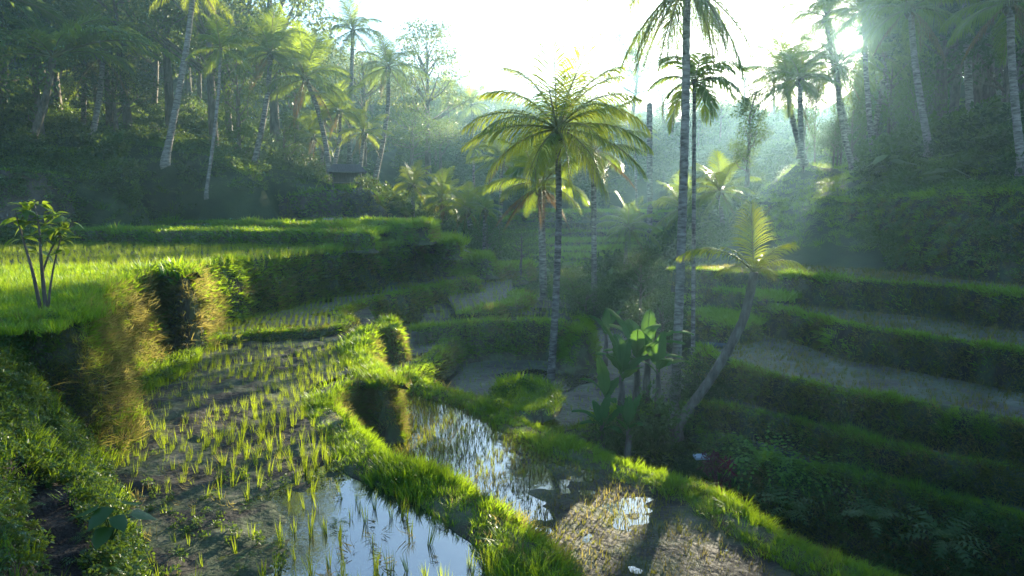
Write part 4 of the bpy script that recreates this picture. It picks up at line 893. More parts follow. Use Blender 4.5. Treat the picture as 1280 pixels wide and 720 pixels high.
# ------------------------------------------------------------------ broadleaf trees
def tree_meshes(seed, H=10.0, R=3.6, trunk_h=.35, nclump=46, per=80, leaf=.24, mat='leaf', style='round'):
    g = np.random.default_rng(seed); tb = MB(); cb = MB()
    bend = g.normal(0, .35, 2); topz = H * (.78 if style != 'layered' else .95)
    sp = lambda s: np.array([bend[0] * math.sin(s * 2.2), bend[1] * math.sin(s * 1.7), topz * s])
    ss = np.linspace(0, 1, 9); tb.tube(np.array([[0, 0, -.5]] + [sp(s) for s in ss]), [.24] + list(.20 * (1 - ss) ** .8 + .035), 8)
    cs = []
    for i in range(nclump):
        a = i * 2.39996 + g.normal(0, .4)
        if style == 'layered':
            lay = i % 6; z = H * (.45 + .52 * lay / 5); rr = R * (1.15 - .12 * lay) * math.sqrt(g.uniform(.05, 1)); c = np.array([rr * math.cos(a), rr * math.sin(a), z + g.normal(0, .12) + .1 * rr])
        elif style == 'column':
            s = g.uniform(.18, 1); rr = R * .8 * math.sin(math.pi * min(.97, s * .9 + .05)) ** .7 * math.sqrt(g.uniform(.1, 1)); c = np.array([rr * math.cos(a), rr * math.sin(a), H * s])
        else:
            s = (i + .5) / nclump; zz = 1 - 1.75 * s; rad = math.sqrt(max(0, 1 - zz * zz)) if zz > -.75 else .6; f = g.uniform(.45, 1.05)
            c = np.array([R * rad * f * math.cos(a), R * rad * f * math.sin(a), H * .66 + H * .31 * zz * f]) + g.normal(0, .25, 3)
        cs.append(c)
        if i % (2 if style == 'layered' else 3) == 0:
            st = min(.95, max(trunk_h, (c[2] / topz) - .22)); p0 = sp(st); mid = (p0 + c) / 2 + np.array([0, 0, -.15]) + g.normal(0, .15, 3)
            tb.tube(np.array([p0, mid, c]), [.075, .05, .02], 5, False)
    for c in cs:
        m = int(per * g.uniform(.5, 1.4)); off = g.normal(0, 1, (m, 3)); off /= np.linalg.norm(off, axis=1)[:, None]
        rad = (R * .36 * g.uniform(.65, 1.25)) * np.array([1, 1, .34 if style == 'layered' else .72]); off = off * (g.uniform(.15, 1, m) ** .5)[:, None] * rad
        D = off * .8 + g.normal(0, .5, (m, 3)) + np.array([0, 0, -.25]); v, t = leaf_quads(c + off, D, leaf * g.uniform(.6, 1.35, m), g, .48); cb.add(v, None, t)
    return tb.mesh('trunk', True, [M['bark']]), cb.mesh('crown', True, [M[mat]])
TREES = {
    'round': [tree_meshes(500 + s, R=3.4 + .3 * s, mat='leaf', nclump=44, per=85) for s in range(3)],
    'dark': [tree_meshes(510 + s, R=3.3, mat='leaf_dark', nclump=48, per=85, trunk_h=.25) for s in range(3)],
    'pale': [tree_meshes(520 + s, R=3.0, mat='leaf_pale', nclump=34, per=70, leaf=.22) for s in range(2)],
    'layered': [tree_meshes(530 + s, R=3.2, mat='leaf_pale', nclump=64, per=85, leaf=.22, style='layered') for s in range(2)],
    'column': [tree_meshes(540 + s, R=2.2, mat='leaf', nclump=40, per=75, style='column', trunk_h=.15) for s in range(2)],
}
NTREE = 0
def tree(label, kind, base, H, wide=1.0, group=None):
    global NTREE; NTREE += 1
    tm, cm = TREES[kind][NTREE % len(TREES[kind])]; s = H / 10.0
    c_ = np.array(base, float) + [0, 0, H * .66]
    if blocked(c_, .26 * H * wide * (.7 if kind == 'column' else 1)): pass
    o = empty('broadleaf_tree', tuple(base), NTREE * 1.7, s); o.scale = (s * wide, s * wide, s); tag(o, label, 'tree', group)
    link('trunk', tm, None, o); link('crown', cm, None, o)
    return o
def T(label, kind, px, py, Y, H, wide=1.0): return tree(label, kind, V(px, py, Y), H, wide)
T('leafy tree filling the upper left corner behind the sugar palm', 'round', 15, 185, 46, 15, 1.0)
T('bright green tree above the dark arching frond, upper left', 'pale', 75, 175, 49, 17, 1.05)
T('tree with sunlit leaves right of the dark arching frond', 'round', 165, 190, 50, 16, .9)
T('dark shrubby tree in the shade behind the two pale trunks', 'dark', 150, 195, 48, 7, 1.3)
T('tall light-leaved tree behind the long pale leaning trunk', 'pale', 215, 185, 52, 18, .95)
T('tall loose tree beside the top of the pale leaning trunk', 'layered', 268, 190, 50, 16.5, .9)
T('hazy tree between the pale leaning trunk and the palm grove', 'round', 290, 200, 56, 14, 1.0)
T('tall thin-crowned tree whose top meets the white sky on the left', 'layered', 345, 190, 62, 20.5, .95)
T('hazy round tree behind the large drooping palm', 'round', 372, 195, 64, 11.5, 1.1)
T('loose tree right of the feathery palm, pale against the sky', 'layered', 535, 210, 72, 14.0, 1.0)
T('pale tree behind the star-crowned palm', 'pale', 455, 200, 70, 12.5, 1.05)
T('low bushy tree right of the star-crowned palm trunk', 'round', 512, 235, 68, 8.5, 1.25)
T('small round tree on the far slope under the ridge palms', 'pale', 552, 230, 78, 8, 1.2)
T('sunlit hazy tree on the far slope left of the sunlit palm', 'round', 545, 205, 84, 7, 1.2)
T('bush-like tree at the foot of the left grove', 'column', 365, 225, 52, 5, 1.3)
T('slender tree with sparse leaves left of the drooping palm', 'column', 300, 215, 48, 9, .9)
T('tall layered tree standing pale on the ridge behind the sunlit palm', 'layered', 788, 160, 105, 15, 1.0)
T('layered tree pale on the ridge right of the tall trunks', 'layered', 930, 130, 104, 7, 1.0)
T('round tree low on the ridge under the layered one', 'pale', 900, 175, 95, 6, 1.1)
T('hazy ridge tree left of the layered ridge tree', 'round', 752, 185, 112, 9, 1.1)
T('hazy ridge tree close right of the layered ridge tree', 'round', 830, 165, 112, 9, 1.1)
T('small tree with sunlit leaves below the golden-tipped palm', 'column', 934, 228, 42, 5.5, 1.1)
T('dark tree left of the trunks under the sun', 'dark', 1048, 228, 50, 5, .9)
T('dark tree behind the grey leaning trunk', 'dark', 1172, 190, 46, 13, .85)
T('dark dense tree between the grey leaning trunk and the thick pale trunk', 'dark', 1180, 185, 43, 12, 1.1)
T('dark dense tree behind the thick pale trunk', 'dark', 1222, 175, 46, 15, 1.1)
T('dark tree beside the trunk nearest the right edge', 'dark', 1252, 190, 38, 10.5, 1.1)
T('large dark tree cut by the right edge', 'dark', 1300, 190, 34, 12, 1.1)
T('dark tree rising behind the trees at the right edge', 'dark', 1265, 140, 56, 15, 1.1)
T('dark tree top just right of the leaning palms, high on the right hill', 'dark', 1165, 150, 60, 16, 1.0)
T('small dark tree under the grey leaning trunk crown', 'round', 1135, 205, 41, 5, .8)
T('sparse backlit tree left of the thin trunks under the sun', 'column', 1004, 215, 47, 6.5, .55)
T('backlit leafy tree between the thin trunks under the sun', 'column', 1068, 220, 47, 6.0, .7)
T('backlit tree right of the thin trunks under the sun', 'round', 1108, 210, 45, 8.5, .85)
T('narrow dark tree standing behind the trunk right of the sun', 'column', 1128, 195, 54, 14, .55)
T('second narrow dark tree right of the sun, behind the grey leaning trunk', 'column', 1150, 190, 52, 17, .7)
T('dark leafy tree added to block sun among the trunks right below the sun', 'round', 1082, 222, 52, 7.0, .8)  # put in to block the sun coming through the saddle
T('low dark tree added to block sun at the foot of the trunks under the sun', 'dark', 1040, 222, 49, 4.2, 1.0)  # added blocker for the low part of the saddle gap
T('small hazy tree added for shade on the ridge left of the golden-tipped palm', 'dark', 968, 139, 95, 7.8, 1.0)  # added so its crown keeps the sun off the lower left slope
T('small hazy tree added for shade on the ridge right behind the golden-tipped palm', 'dark', 1002, 137, 95, 7.8, 1.0)  # second crown added to shade the lower left slope
T('slender dark tree added to split the sunlight left of the sun among the palm trunks', 'column', 1018, 212, 52, 10, .32)  # added as a narrow blocker that breaks the light into shafts
T('slim dark tree added to split the sunlight just below and left of the sun', 'column', 1046, 215, 55, 9.5, .35)  # put in to cast a dark gap between sun shafts
T('slim dark tree added to split the sunlight right of the sun beside the palm trunk', 'column', 1094, 205, 53, 13, .45)  # added on this side to cut the sunlight into beams
T('bushy tree in the valley just left of the dead trunk', 'dark', 800, 405, 29, 3.4, 1.0)
T('shrubby tree spotted with sun in front of the dead trunk', 'dark', 822, 470, 24, 3.2, 1.15)
T('round shrubby tree at the foot of the hazy palms', 'round', 712, 410, 31, 2.8, 1.2)
T('dark shrubby tree between the sunlit palm and the thin hazy trunk', 'dark', 735, 430, 28, 2.6, 1.3)
T('leafy shrubby tree on the valley terraces left of the hazy palm', 'round', 650, 345, 42, 3.4, 1.3)
T('bushy tree below the small areca palm', 'round', 610, 335, 46, 3.6, 1.3)
T('bushy tree at the end of the left terraces under the stocky palms', 'dark', 560, 302, 52, 3.4, 1.5)
T('low bushy tree below the leaning trunk on the right', 'dark', 872, 540, 18.5, 2.2, 1.2)

def shrub(label, me, base, s=1.0, name='shrub', rz=0.0, cat='shrub'):
    o = empty(name, tuple(base), rz, s); tag(o, label, cat); link('foliage', me, None, o); return o
BUSHES = [bush_mesh(600 + s, .8, 1.0, 900, .11, M['leaf_dark' if s % 2 else 'leaf'], 'foliage') for s in range(4)]
shrub('rounded dark shrub at the foot of the very tall trunk', BUSHES[0], V(815, 555, 16.8), 1.25)
shrub('small clipped-looking shrub left of the red-leaved plant', BUSHES[1], V(855, 600, 15.6), .62)
shrub('low shrub under the banana plants', BUSHES[2], V(770, 560, 16.5), .9)
shrub('shrub on the bank right of the leaning trunk foot', BUSHES[3], V(893, 515, 17.5), .85)
shrub('broad-leaved plant on the grassy step beyond the middle terrace', taro_mesh(611, 16, 1.0, M['weed'], 'foliage'), V(566, 326, 37), 1.15, 'leafy_plant', cat='plant')
shrub('yellow-green seedling plant left of the hazy palm trunk', taro_mesh(612, 8, .7, M['banana'], 'foliage'), V(637, 395, 30), .7, 'leafy_plant', cat='plant')
shrub('young shrub growing on the grassy left hillside', bush_mesh(613, .7, 1.5, 420, .24, M['leaf'], 'foliage', .6), V(146, 212, 42), 1.35)
shrub('clump of long grass spilling over the low right terrace', fern_mesh(614, 70, 1.5, M['grass'], 'foliage', .035), V(955, 585, 14.6), 1.0, 'grass_clump', cat='grass clump')
shrub('second clump of long grass hanging further right on the low right terrace', fern_mesh(615, 60, 1.3, M['grass'], 'foliage', .035), V(1010, 600, 14.2), 1.0, 'grass_clump', cat='grass clump')
shrub('fern hanging in the dark lower right corner', fern_mesh(616, 24, 1.0, M['leaf'], 'foliage'), V(1180, 680, 11.8), 1.0, 'fern', cat='fern')
shrub('fern on the dark bank above the bright paddy edge', fern_mesh(617, 22, .9, M['leaf'], 'foliage'), V(1090, 655, 12.6), 1.0, 'fern', cat='fern')
shrub('fern clump in the shaded gully behind the bright paddy edge', fern_mesh(618, 20, .8, M['weed'], 'foliage'), V(985, 640, 13.2), 1.0, 'fern', cat='fern')
shrub('weedy leafy plant standing at the edge of the dark steps', taro_mesh(619, 9, .3, M['weed'], 'foliage'), U(140, 675, 1.15), 1.0, 'leafy_plant', cat='plant')

# red-leaved plant and the pale slab beside it
cp = empty('red_leaved_plant', tuple(V(898, 612, 15.2))); tag(cp, 'shrub with maroon leaves and one crimson tuft in the gully', 'shrub')
link('foliage', bush_mesh(620, .36, .95, 300, .12, M['maroon_leaf'], 'foliage', .4), None, cp)
g = np.random.default_rng(5); C = np.tile([.17, 0, .55], (46, 1)) + g.normal(0, .03, (46, 3)); D = g.normal(0, .55, (46, 3)) + [.1, -.2, .3]
v, t = leaf_quads(C, D, g.uniform(.16, .30, 46), g, .22); mb = MB(); mb.add(v, None, t); mb.tube([[0, 0, 0], [.1, 0, .3], [.17, 0, .55]], [.012, .01, .008], 5)
cr = link('leaf_tuft', mb.mesh('leaf_tuft', True, [M['red_leaf']]), None, cp); cr['label'] = 'crimson leaf tuft'
M['slab'] = noise_mat('pale_slab', [(.30, .36, .40), (.46, .52, .56)], 4, 4, bump=.2)
mb = MB(); mb.box((0, 0, 0), (.36, .22, .07), .1, .1)
o = link('pale_slab', mb.mesh('pale_slab', False), M['slab']); o.location = V(877, 571, 15.6); tag(o, 'small pale blue slab lying left of the red-leaved shrub', 'slab')
bv = o.modifiers.new('b', 'BEVEL'); bv.width = .015
mb = MB(); mb.tube(np.array([[-.42, 0, 0], [-.1, .02, .015], [.2, -.01, 0], [.42, .02, -.02]]), [.085, .09, .085, .08], 10)
M['log'] = noise_mat('wet_log', [(.03, .045, .055), (.08, .10, .12)], 5, 5, bump=.5, stretch=(.3, 1, 1))
o = link('fallen_log', mb.mesh('fallen_log', True), M['log']); o.location = V(892, 432, 20.5); tag(o, 'short dark log lying between the tall trunk and the leaning trunk', 'log')

pc = U(678, 476, -1.83); a_ = np.linspace(0, 2 * math.pi, 41)[:-1]; rr_ = 1 + .18 * np.sin(a_ * 3 + 1) + .1 * np.sin(a_ * 5)  # dark sheet laid as the painted shade of the hollow under the bund
pv_ = np.column_stack([pc[0] + 1.55 * rr_ * np.cos(a_), pc[1] + 1.6 * rr_ * np.sin(a_), np.full(40, -1.826)]); me = bpy.data.meshes.new('pond'); me.from_pydata(pv_.tolist(), [], [list(range(40))]); me.update()
M['pond'] = noise_mat('dark_pond', [(.004, .005, .006), (.010, .012, .012)], 2, 3, rough=(.15, .4), bump=.1, spec=.2)
tag(link('pond', me, M['pond']), kind='structure')
# ------------------------------------------------------------------ banana plants
def banana_leaf_mesh(seed, L=1.3, w=.36):
    g = np.random.default_rng(seed); m = 15; s = np.linspace(0, 1, m); th = R_(g.uniform(45, 82)) - R_(g.uniform(35, 85)) * s**1.6
    xy = np.vstack([[0, 0], np.cumsum(np.stack([np.cos(th), np.sin(th)], 1), 0) * L / m])[:-1]; mb = MB()
    C = np.stack([xy[:, 0], 0 * s, xy[:, 1]], 1); mb.tube(C, np.interp(s, [0, 1], [.022, .004]), 5, False)
    prof = np.where(s < .16, .02, np.sin(np.clip((s - .14) / .87, 0, 1) ** .75 * math.pi) ** .55) * w / 2 + .004
    for sg in (-1, 1):
        a = C + np.array([0, sg * .012, .006]); fold = .25 + .1 * np.sin(s * 17 + g.uniform(0, 6)); tear = prof * (1 + .10 * np.sin(s * 43 + g.uniform(0, 6)))
        b1 = a + np.stack([0 * s, sg * tear * .5, fold * tear * .5], 1); b2 = a + np.stack([.02 * np.sin(s * 30), sg * tear, fold * tear * .45 - .03], 1)
        vv = np.concatenate([a, b1, b2]); i = np.arange(m - 1)
        mb.add(vv, np.concatenate([np.stack([i, i + 1, m + i + 1, m + i], 1), np.stack([m + i, m + i + 1, 2 * m + i + 1, 2 * m + i], 1)]))
    return mb.mesh('leaf', True, [M['banana']])
BLEAF = [banana_leaf_mesh(700 + s, 1.25 + .1 * (s % 3), .34 + .04 * (s % 2)) for s in range(6)]
def banana(label, base, stem_h, leaves, s=1.0):
    o = empty('banana_plant', tuple(base), 0, s); tag(o, label, 'banana plant')
    mb = MB(); mb.tube(np.array([[0, 0, -.5], [0, 0, 0], [.02, .01, stem_h * .5], [.0, .03, stem_h]]), [.10, .09, .075, .05], 9); link('stem', mb.mesh('stem', True, [M['bark']]), None, o)
    for i, (az, tilt, ls) in enumerate(leaves):
        l = link('leaf', BLEAF[(i * 2 + len(label)) % 6], None, o); l.location = (0, 0, stem_h - .05 * (i % 4)); l.rotation_euler = (0, R_(tilt), R_(az)); l.scale = (ls,) * 3
banana('tallest banana plant with broad upright leaves left of the very tall trunk', V(795, 500, 18.5), 1.0, [(150, -22, 1.0), (40, -10, .95), (-60, 0, .9), (-140, 14, .8), (95, -8, 1.0), (200, 20, .8), (-20, 24, .8), (70, 10, .9), (-100, -12, .9)], 1.2)
banana('banana plant with one hanging leaf close to the very tall trunk', V(822, 500, 18), .85, [(10, 30, .85), (120, -5, .9), (-80, 20, .85), (190, 10, .8), (60, -20, .8)], 1.0)
banana('small banana plant with pale curling leaves in front', V(752, 566, 16.5), .75, [(170, 10, .75), (110, -10, .7), (20, 0, .8), (-60, 20, .7), (215, 25, .7), (60, -25, .7)], .95)
banana('young banana plant right of the small front one', V(785, 560, 16), .6, [(30, -15, .7), (130, 0, .6), (-60, 10, .6), (220, 10, .6), (80, -20, .7)], .9)
banana('leaning banana plant filling the middle of the banana clump', V(776, 510, 17.6), .8, [(160, -20, 1.0), (100, -12, .95), (20, 6, .9), (-70, 18, .8), (215, 14, .9), (60, -25, .9)], 1.1)
banana('banana plant at the back of the clump with drooping leaves', V(808, 480, 19.5), .9, [(0, 16, 1.0), (75, -14, 1.0), (150, 4, .9), (-120, 22, .8), (-40, 26, .9)], 1.2)
banana('low banana plant at the left end of the clump', V(757, 520, 17.8), .5, [(180, 0, .8), (110, -18, .9), (30, 10, .8), (-80, 20, .7)], 1.0)
banana('banana plant in the haze behind the sunlit palm', V(757, 440, 24), .7, [(30, 0, .8), (150, 10, .8), (-90, 20, .7), (80, -15, .8)], 1.0)

# ------------------------------------------------------------------ the young tree on the left corner
sp = empty('sapling', tuple(U(57, 392, 2.28))); tag(sp, 'young multi-stemmed tree with bright leaves on the left terrace corner', 'sapling')
SY = sp.location[1]; px = SY / FPX                              # metres per photo pixel at the sapling
def sq(x, y, dy=0.0): return np.array([(x - 57) * px, dy, (392 - y) * px])
stems = [[(52, 394), (49, 340), (45, 300), (41, 262)], [(58, 394), (58, 330), (60, 285), (58, 255)], [(60, 392), (64, 360), (70, 330), (80, 296)], [(57, 340), (66, 312), (78, 290), (88, 282)]]
for i, st in enumerate(stems):
    mb = MB(); pts = [sq(x, y, .05 * (i - 1.5) * k) for k, (x, y) in enumerate(st)]; mb.tube(catmull([np.array(p) for p in pts], .05), [.034, .035, .022, .018][i] if 0 else np.linspace([.034, .038, .022, .018][i], .010, len(catmull([np.array(p) for p in pts], .05))), 7)
    link('stem', mb.mesh('stem', True, [M['bark']]), None, sp)
def broad_leaf(L=.22, w=.10, seed=0):
    g = np.random.default_rng(seed); m = 6; s = np.linspace(0, 1, m); z = -.18 * s**2 * L * 3 + .02; wd = np.sin(math.pi * s**.8) * w / 2 + .002
    c = np.stack([s * L, 0 * s, z], 1); a = c + np.stack([0 * s, wd, wd * .3], 1); b = c + np.stack([0 * s, -wd, wd * .3], 1); i = np.arange(m - 1)
    return mesh('leaf', np.concatenate([c, a, b]), [np.concatenate([np.stack([i, i + 1, m + i + 1, m + i], 1), np.stack([2 * m + i, 2 * m + i + 1, i + 1, i], 1)])], True, [M['sapling_leaf']])
M['sapling_leaf'] = leaf_mat('sapling_leaf', (0.045, 0.11, 0.016), (0.085, 0.16, 0.02), (0.34, 0.46, 0.03), 0.5, .35, .5)
SLEAF = [broad_leaf(.24, .095, s) for s in range(3)] + [broad_leaf(.19, .085, 3)]
g = np.random.default_rng(11)
for (x, y, dy, nl) in [(42, 260, -.05, 9), (56, 255, .05, 9), (36, 276, -.1, 7), (47, 280, 0, 8), (62, 272, .1, 8), (80, 286, .05, 9), (88, 280, .1, 8), (40, 298, -.1, 6), (70, 300, 0, 7), (82, 300, .1, 7), (60, 288, .2, 7), (74, 272, .1, 7), (50, 268, -.15, 7), (48, 316, .1, 4), (84, 314, 0, 5)]:
    p = sq(x, y, dy)
    for k in range(nl):
        o = link('leaf', SLEAF[(k + nl) % 4], None, sp); o.location = p + g.normal(0, .035, 3); o.rotation_euler = (g.normal(0, .3), g.uniform(-.7, .35), 6.283 * k / nl + g.normal(0, .4)); s_ = g.uniform(.75, 1.2); o.scale = (s_,) * 3

# ------------------------------------------------------------------ the hut on the earth bank
hb = V(434, 236, 48.5); hut = empty('hut', tuple(hb), .25); tag(hut, 'small open hut with a dark roof on top of the earth bank', 'hut')
M['roof'] = noise_mat('old_roof', [(.045, .04, .05), (.10, .085, .10)], 3, 6, bump=.6, stretch=(6, 1, 1)); M['wood'] = noise_mat('grey_wood', [(.05, .042, .04), (.12, .10, .09)], 4, 5, bump=.4, stretch=(3, 3, .5))
mb = MB(); mb.add([[-.9, 0, 1.72], [.9, 0, 1.72], [1.35, -.95, 1.15], [-1.35, -.95, 1.15], [1.35, .95, 1.15], [-1.35, .95, 1.15]], [[0, 3, 2, 1], [0, 1, 4, 5]], [[0, 5, 3], [1, 2, 4]]); r = link('roof', mb.mesh('roof', False, [M['roof']]), None, hut)
sm = r.modifiers.new('s', 'SOLIDIFY'); sm.thickness = .08
mb = MB(); mb.box((0, 0, .42), (2.1, 1.4, .08)); link('platform', mb.mesh('platform', False, [M['wood']]), None, hut)
for x in (-.95, .95):
    for y in (-.6, .6): mb = MB(); mb.tube([[x, y, -.4], [x, y, 1.3]], [.05, .045], 6); link('post', mb.mesh('post', True, [M['wood']]), None, hut)
mb = MB(); mb.box((0, .62, .8), (1.85, .05, .68)); link('back_wall', mb.mesh('back_wall', False, [M['wood']]), None, hut)
mb = MB(); mb.box((.3, -.45, .58), (.5, .3, .24)); link('bench', mb.mesh('bench', False, [M['wood']]), None, hut)
shrub('dark bush with purple tint right of the hut', bush_mesh(630, .8, 1.0, 420, .16, M['leaf_dark'], 'foliage'), V(458, 236, 48), 1.0)
# light stones at the end of the thin hedge terrace
M['stone'] = noise_mat('pale_stone', [(.16, .15, .15), (.36, .34, .33)], 3, 5, bump=.5)
for i, x in enumerate((406, 415, 424)):
    g = np.random.default_rng(i); th = np.linspace(0, math.pi, 7); mb = MB(); mb.tube(np.column_stack([-.22 * np.cos(th), .04 * g.normal(0, 1, 7), .03 * g.normal(0, 1, 7)]), np.maximum(.11 * np.sin(th), .01) * g.uniform(.85, 1.2, 7), 8, False)
    o = link('stone', mb.mesh('stone', True), M['stone']); pz = V(x, 274.5, 41); o.location = pz; o.rotation_euler = (0, 0, g.uniform(0, 3))
    tag(o, ('leftmost', 'middle', 'rightmost')[i] + ' of three pale stones lying behind the hedge-like terraces', 'stone', 'pale stones behind the hedge terraces')

# ------------------------------------------------------------------ the wood on the hills and the undergrowth
WOOD = []
for kname in ('round', 'dark', 'pale', 'column'):
    for tm, cm in TREES[kname]: WOOD.append((tm, cm))
def joined(tm, cm):
    a = [np.empty(len(m.vertices) * 3, np.float32) for m in (tm, cm)]
    for m, x in zip((tm, cm), a): m.vertices.foreach_get('co', x)
    n0 = len(tm.vertices); F = {3: [], 4: []}; mi = {3: [], 4: []}
    for k, m in enumerate((tm, cm)):
        tot = np.empty(len(m.polygons), np.int32); m.polygons.foreach_get('loop_total', tot); vi = np.empty(len(m.loops), np.int32); m.loops.foreach_get('vertex_index', vi)
        st = np.concatenate([[0], np.cumsum(tot)[:-1]])
        for q in (3, 4):
            s_ = st[tot == q]
            if len(s_): F[q].append(vi[s_[:, None] + np.arange(q)] + n0 * k); mi[q].append(np.full(len(s_), k))
    Fs = [np.concatenate(F[q]) for q in (3, 4) if F[q]]; ms = np.concatenate([np.concatenate(mi[q]) for q in (3, 4) if mi[q]])
    return mesh('wood_tree', np.concatenate(a), Fs, True, [tm.materials[0], cm.materials[0]], ms)
P_WOOD = proto_coll('wood_tree', [joined(*w) for w in WOOD])
def wood(name, label, poly, sp, Hr, seed, keep=None, wide=(.9, 1.2)):
    g = np.random.default_rng(seed); poly = np.array(poly, float); x0, y0 = poly.min(0); x1, y1 = poly.max(0); P = []; S = []
    X, Y = np.meshgrid(np.arange(x0, x1, sp), np.arange(y0, y1, sp)); X = X.ravel() + g.uniform(-.45, .45, X.size) * sp; Y = Y.ravel() + g.uniform(-.45, .45, Y.size) * sp
    k = inpoly(X, Y, poly); X, Y = X[k], Y[k]; Z = hz(X, Y)
    for x, y, z in zip(X, Y, Z):
        H = g.uniform(*Hr); w_ = g.uniform(*wide); c = np.array([x, y, z + H * .66])
        if keep is not None and not keep(x, y, z, H): continue
        if blocked(c, H * .35 * w_): continue
        P.append((x, y, z - .1)); S.append((H / 10 * w_, H / 10 * w_, H / 10))
    return scatter(name, P_WOOD, P, np.stack([g.normal(0, .03, len(P)), g.normal(0, .03, len(P)), g.uniform(0, 6.28, len(P))], 1), np.array(S), label, 'wood')
wood('far_wood', 'hazy wood covering the far hillside across the valley', [(-62, 84), (-30, 88), (6, 98), (30, 88), (60, 100), (60, 158), (-70, 158)], 5.2, (5.5, 9), 1)
wood('left_wood', 'dense wood rising behind the palms of the left hill', [(-30, 30), (-27, 44), (-29, 62), (-30, 80), (-33, 100), (-70, 120), (-95, 70), (-60, 24)], 5.0, (8, 13), 2)
wood('right_wood', 'dark dense wood behind the palms of the right hill', [(24, 46), (27, 40), (38, 30), (90, 30), (100, 110), (40, 100), (30, 70)], 4.0, (11, 17), 3)
def ground_scatter(name, proto, poly, n, sc, label, cat, seed, keep=None, tilt=.25):
    g = np.random.default_rng(seed); poly = np.array(poly, float); x0, y0 = poly.min(0); x1, y1 = poly.max(0); X = g.uniform(x0, x1, n * 2); Y = g.uniform(y0, y1, n * 2); k = inpoly(X, Y, poly); X, Y = X[k][:n], Y[k][:n]
    Z = top(X, Y)
    low = np.ones(len(X), bool)
    for t in TERR:
        if t['key'] not in ('hill_bank', 'cliff_bank', 'right_overgrown'): low &= ~(inpoly(X, Y, t['poly']) & (Z < t['z'] + .35))
    P = np.column_stack([X, Y, Z - .05])[low]; P = P[seen(P, 200)]
    if proto is P_BUSH or proto is P_VINE: P = P[np.array([not blocked(p + [0, 0, .5 * sc[1]], sc[1] * .9) for p in P], bool)] if len(P) else P
    P = P[~((P[:, 0] > -21) & (P[:, 0] < -6.5) & (P[:, 1] > 37) & (P[:, 1] < 49.5) & (P[:, 2] < 5.0))]
    if keep is not None: P = P[keep(P)]
    return scatter(name, proto, P, yaw(len(P), tilt), g.uniform(sc[0], sc[1], len(P)), label, cat)
ground_scatter('undergrowth', P_BUSH, [(-3, 17), (4, 13.2), (12, 8.5), (8, 15), (6, 18), (7, 26), (10, 34), (8, 46), (-2, 48), (-2, 36), (3, 32), (3, 24)], 1500, (.35, .85), 'dark undergrowth in the gully between the terraces', 'undergrowth', 21)
ground_scatter('gully_grass', P_LONG, [(1, 16), (5, 11.5), (12, 7), (9, 14), (6, 19), (2, 20)], 1400, (.5, 1.1), 'long grass and ferns in the shaded gully beside the bright paddy edge', 'grass', 22)
ground_scatter('hill_cover', P_VINE, [(-40, 20), (-13, 24), (-12, 42), (-9, 46), (-8, 60), (-30, 74), (-50, 50)], 5200, (.7, 1.5), 'green ground cover on the left hillside under the palms', 'ground cover', 23)
ground_scatter('undergrowth', P_BUSH, [(-40, 26), (-18, 32), (-14, 50), (-8, 56), (-8, 74), (-30, 90), (-60, 50)], 650, (.5, 1.2), 'bushes under the trees of the left hillside', 'undergrowth', 24)
ground_scatter('undergrowth', P_BUSH, [(-8, 48), (20, 40), (26, 60), (40, 92), (0, 100), (-14, 90)], 2000, (.8, 1.8), 'hazy bushes on the valley floor and the foot of the far hill', 'undergrowth', 25, lambda P: rng.uniform(0, 1, len(P)) < np.where((P[:, 0] > -2) & (P[:, 0] < 17) & (P[:, 1] > 50) & (P[:, 1] < 84), .12, 1))
ground_scatter('undergrowth', P_BUSH, [(60, 100), (60, 150), (-70, 150), (-60, 86), (0, 92)], 2600, (1.2, 2.6), 'hazy shrubs between the trees of the far hillside', 'undergrowth', 26)
ground_scatter('hill_cover', P_VINE, [(11, 42), (13, 34), (16, 26), (18, 20), (50, 16), (50, 50), (28, 60), (16, 52)], 5200, (.6, 1.3), 'dark ground cover on the overgrown right slope', 'ground cover', 27)
ground_scatter('undergrowth', P_BUSH, [(12, 44), (15, 36), (20, 27), (24, 24), (60, 22), (60, 60), (28, 60), (18, 52)], 1700, (.6, 1.5), 'dark bushes under the trees of the right slope', 'undergrowth', 28)
ground_scatter('hill_grass', P_LONG, [(11, 42), (13, 34), (16, 26), (18, 20), (50, 16), (50, 50), (40, 80), (26, 70), (16, 52)], 7000, (.5, 1.1), 'long dark grass on the right slope under the trees', 'grass', 29)
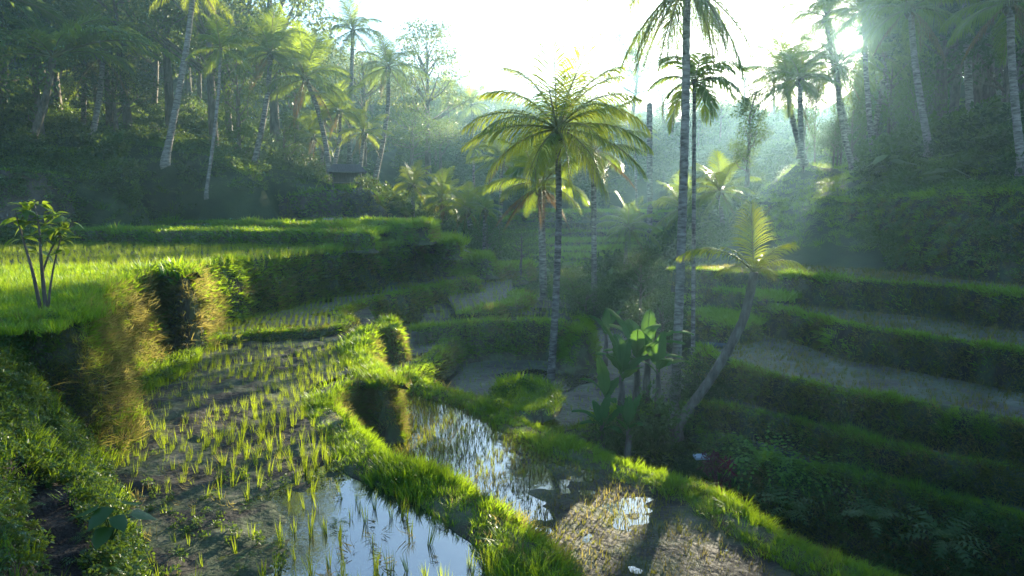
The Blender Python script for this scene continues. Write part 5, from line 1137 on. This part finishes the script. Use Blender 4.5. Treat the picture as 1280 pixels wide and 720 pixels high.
ground_scatter('hill_grass', P_LONG, [(-40, 20), (-13, 24), (-12, 42), (-9, 46), (-8, 60), (-30, 74), (-50, 50)], 5000, (.5, 1.1), 'long grass on the left hillside under the palms', 'grass', 30)
ground_scatter('hill_grass', P_LONG, [(-31, 37), (-20, 42), (-17, 44), (-18, 52), (-28, 54), (-40, 46)], 2200, (.6, 1.2), 'bright long grass on the open slope above the left earth bank', 'grass', 31)
t = TD['right_overgrown']; P, idx, d, s = face_points(t, lambda d: np.full(d.shape, 7.0), 0, .95); k = seen(P)
scatter('bank_cover', P_VINE, P[k], outward_rot(t, idx, .7)[k], rng.uniform(.35, .8, k.sum()), 'creepers and long grass over the high right bank', 'ground cover')
t = TD['hill_bank']; P, idx, d, s = face_points(t, lambda d: np.full(d.shape, 6.0), 0, .55); k = seen(P) & (rng.uniform(0, 1, len(P)) < np.clip(1.5 - s * 2.5, 0, 1))
scatter('bank_cover', P_VINE, P[k], outward_rot(t, idx, .7)[k], rng.uniform(.35, .8, k.sum()), 'leafy creepers hanging over the earth bank on the left', 'ground cover')
t = TD['right_low']; P, idx, d, s = face_points(t, lambda d: np.full(d.shape, 12.0), 0, .95); k = seen(P)
scatter('bank_cover', P_VINE, P[k], outward_rot(t, idx, .8)[k], rng.uniform(.3, .6, k.sum()), 'ferns and long grass over the lowest right bank', 'ground cover')

# ------------------------------------------------------------------ morning haze
m, N, L = newmat('haze'); out = N.new('ShaderNodeOutputMaterial'); pv = N.new('ShaderNodeVolumePrincipled')
pv.inputs['Color'].default_value = HAZE_COL; pv.inputs['Density'].default_value = HAZE_DENSITY; pv.inputs['Anisotropy'].default_value = HAZE_G
L.new(pv.outputs[0], out.inputs['Volume'])
zt = 46.0
mb = MB(); mb.box(((GX0 + GX1) / 2, (GY0 + GY1) / 2, (zt - 6) / 2), (GX1 - GX0 + 6, GY1 - GY0 + 6, zt + 6))
hz_o = link('haze', mb.mesh('haze', False), m); tag(hz_o, 'pale blue morning haze filling the valley', 'haze', None, 'stuff')
print('palms', NPALM, 'trees', NTREE, 'scatter', COUNT, 'total', sum(COUNT.values()))
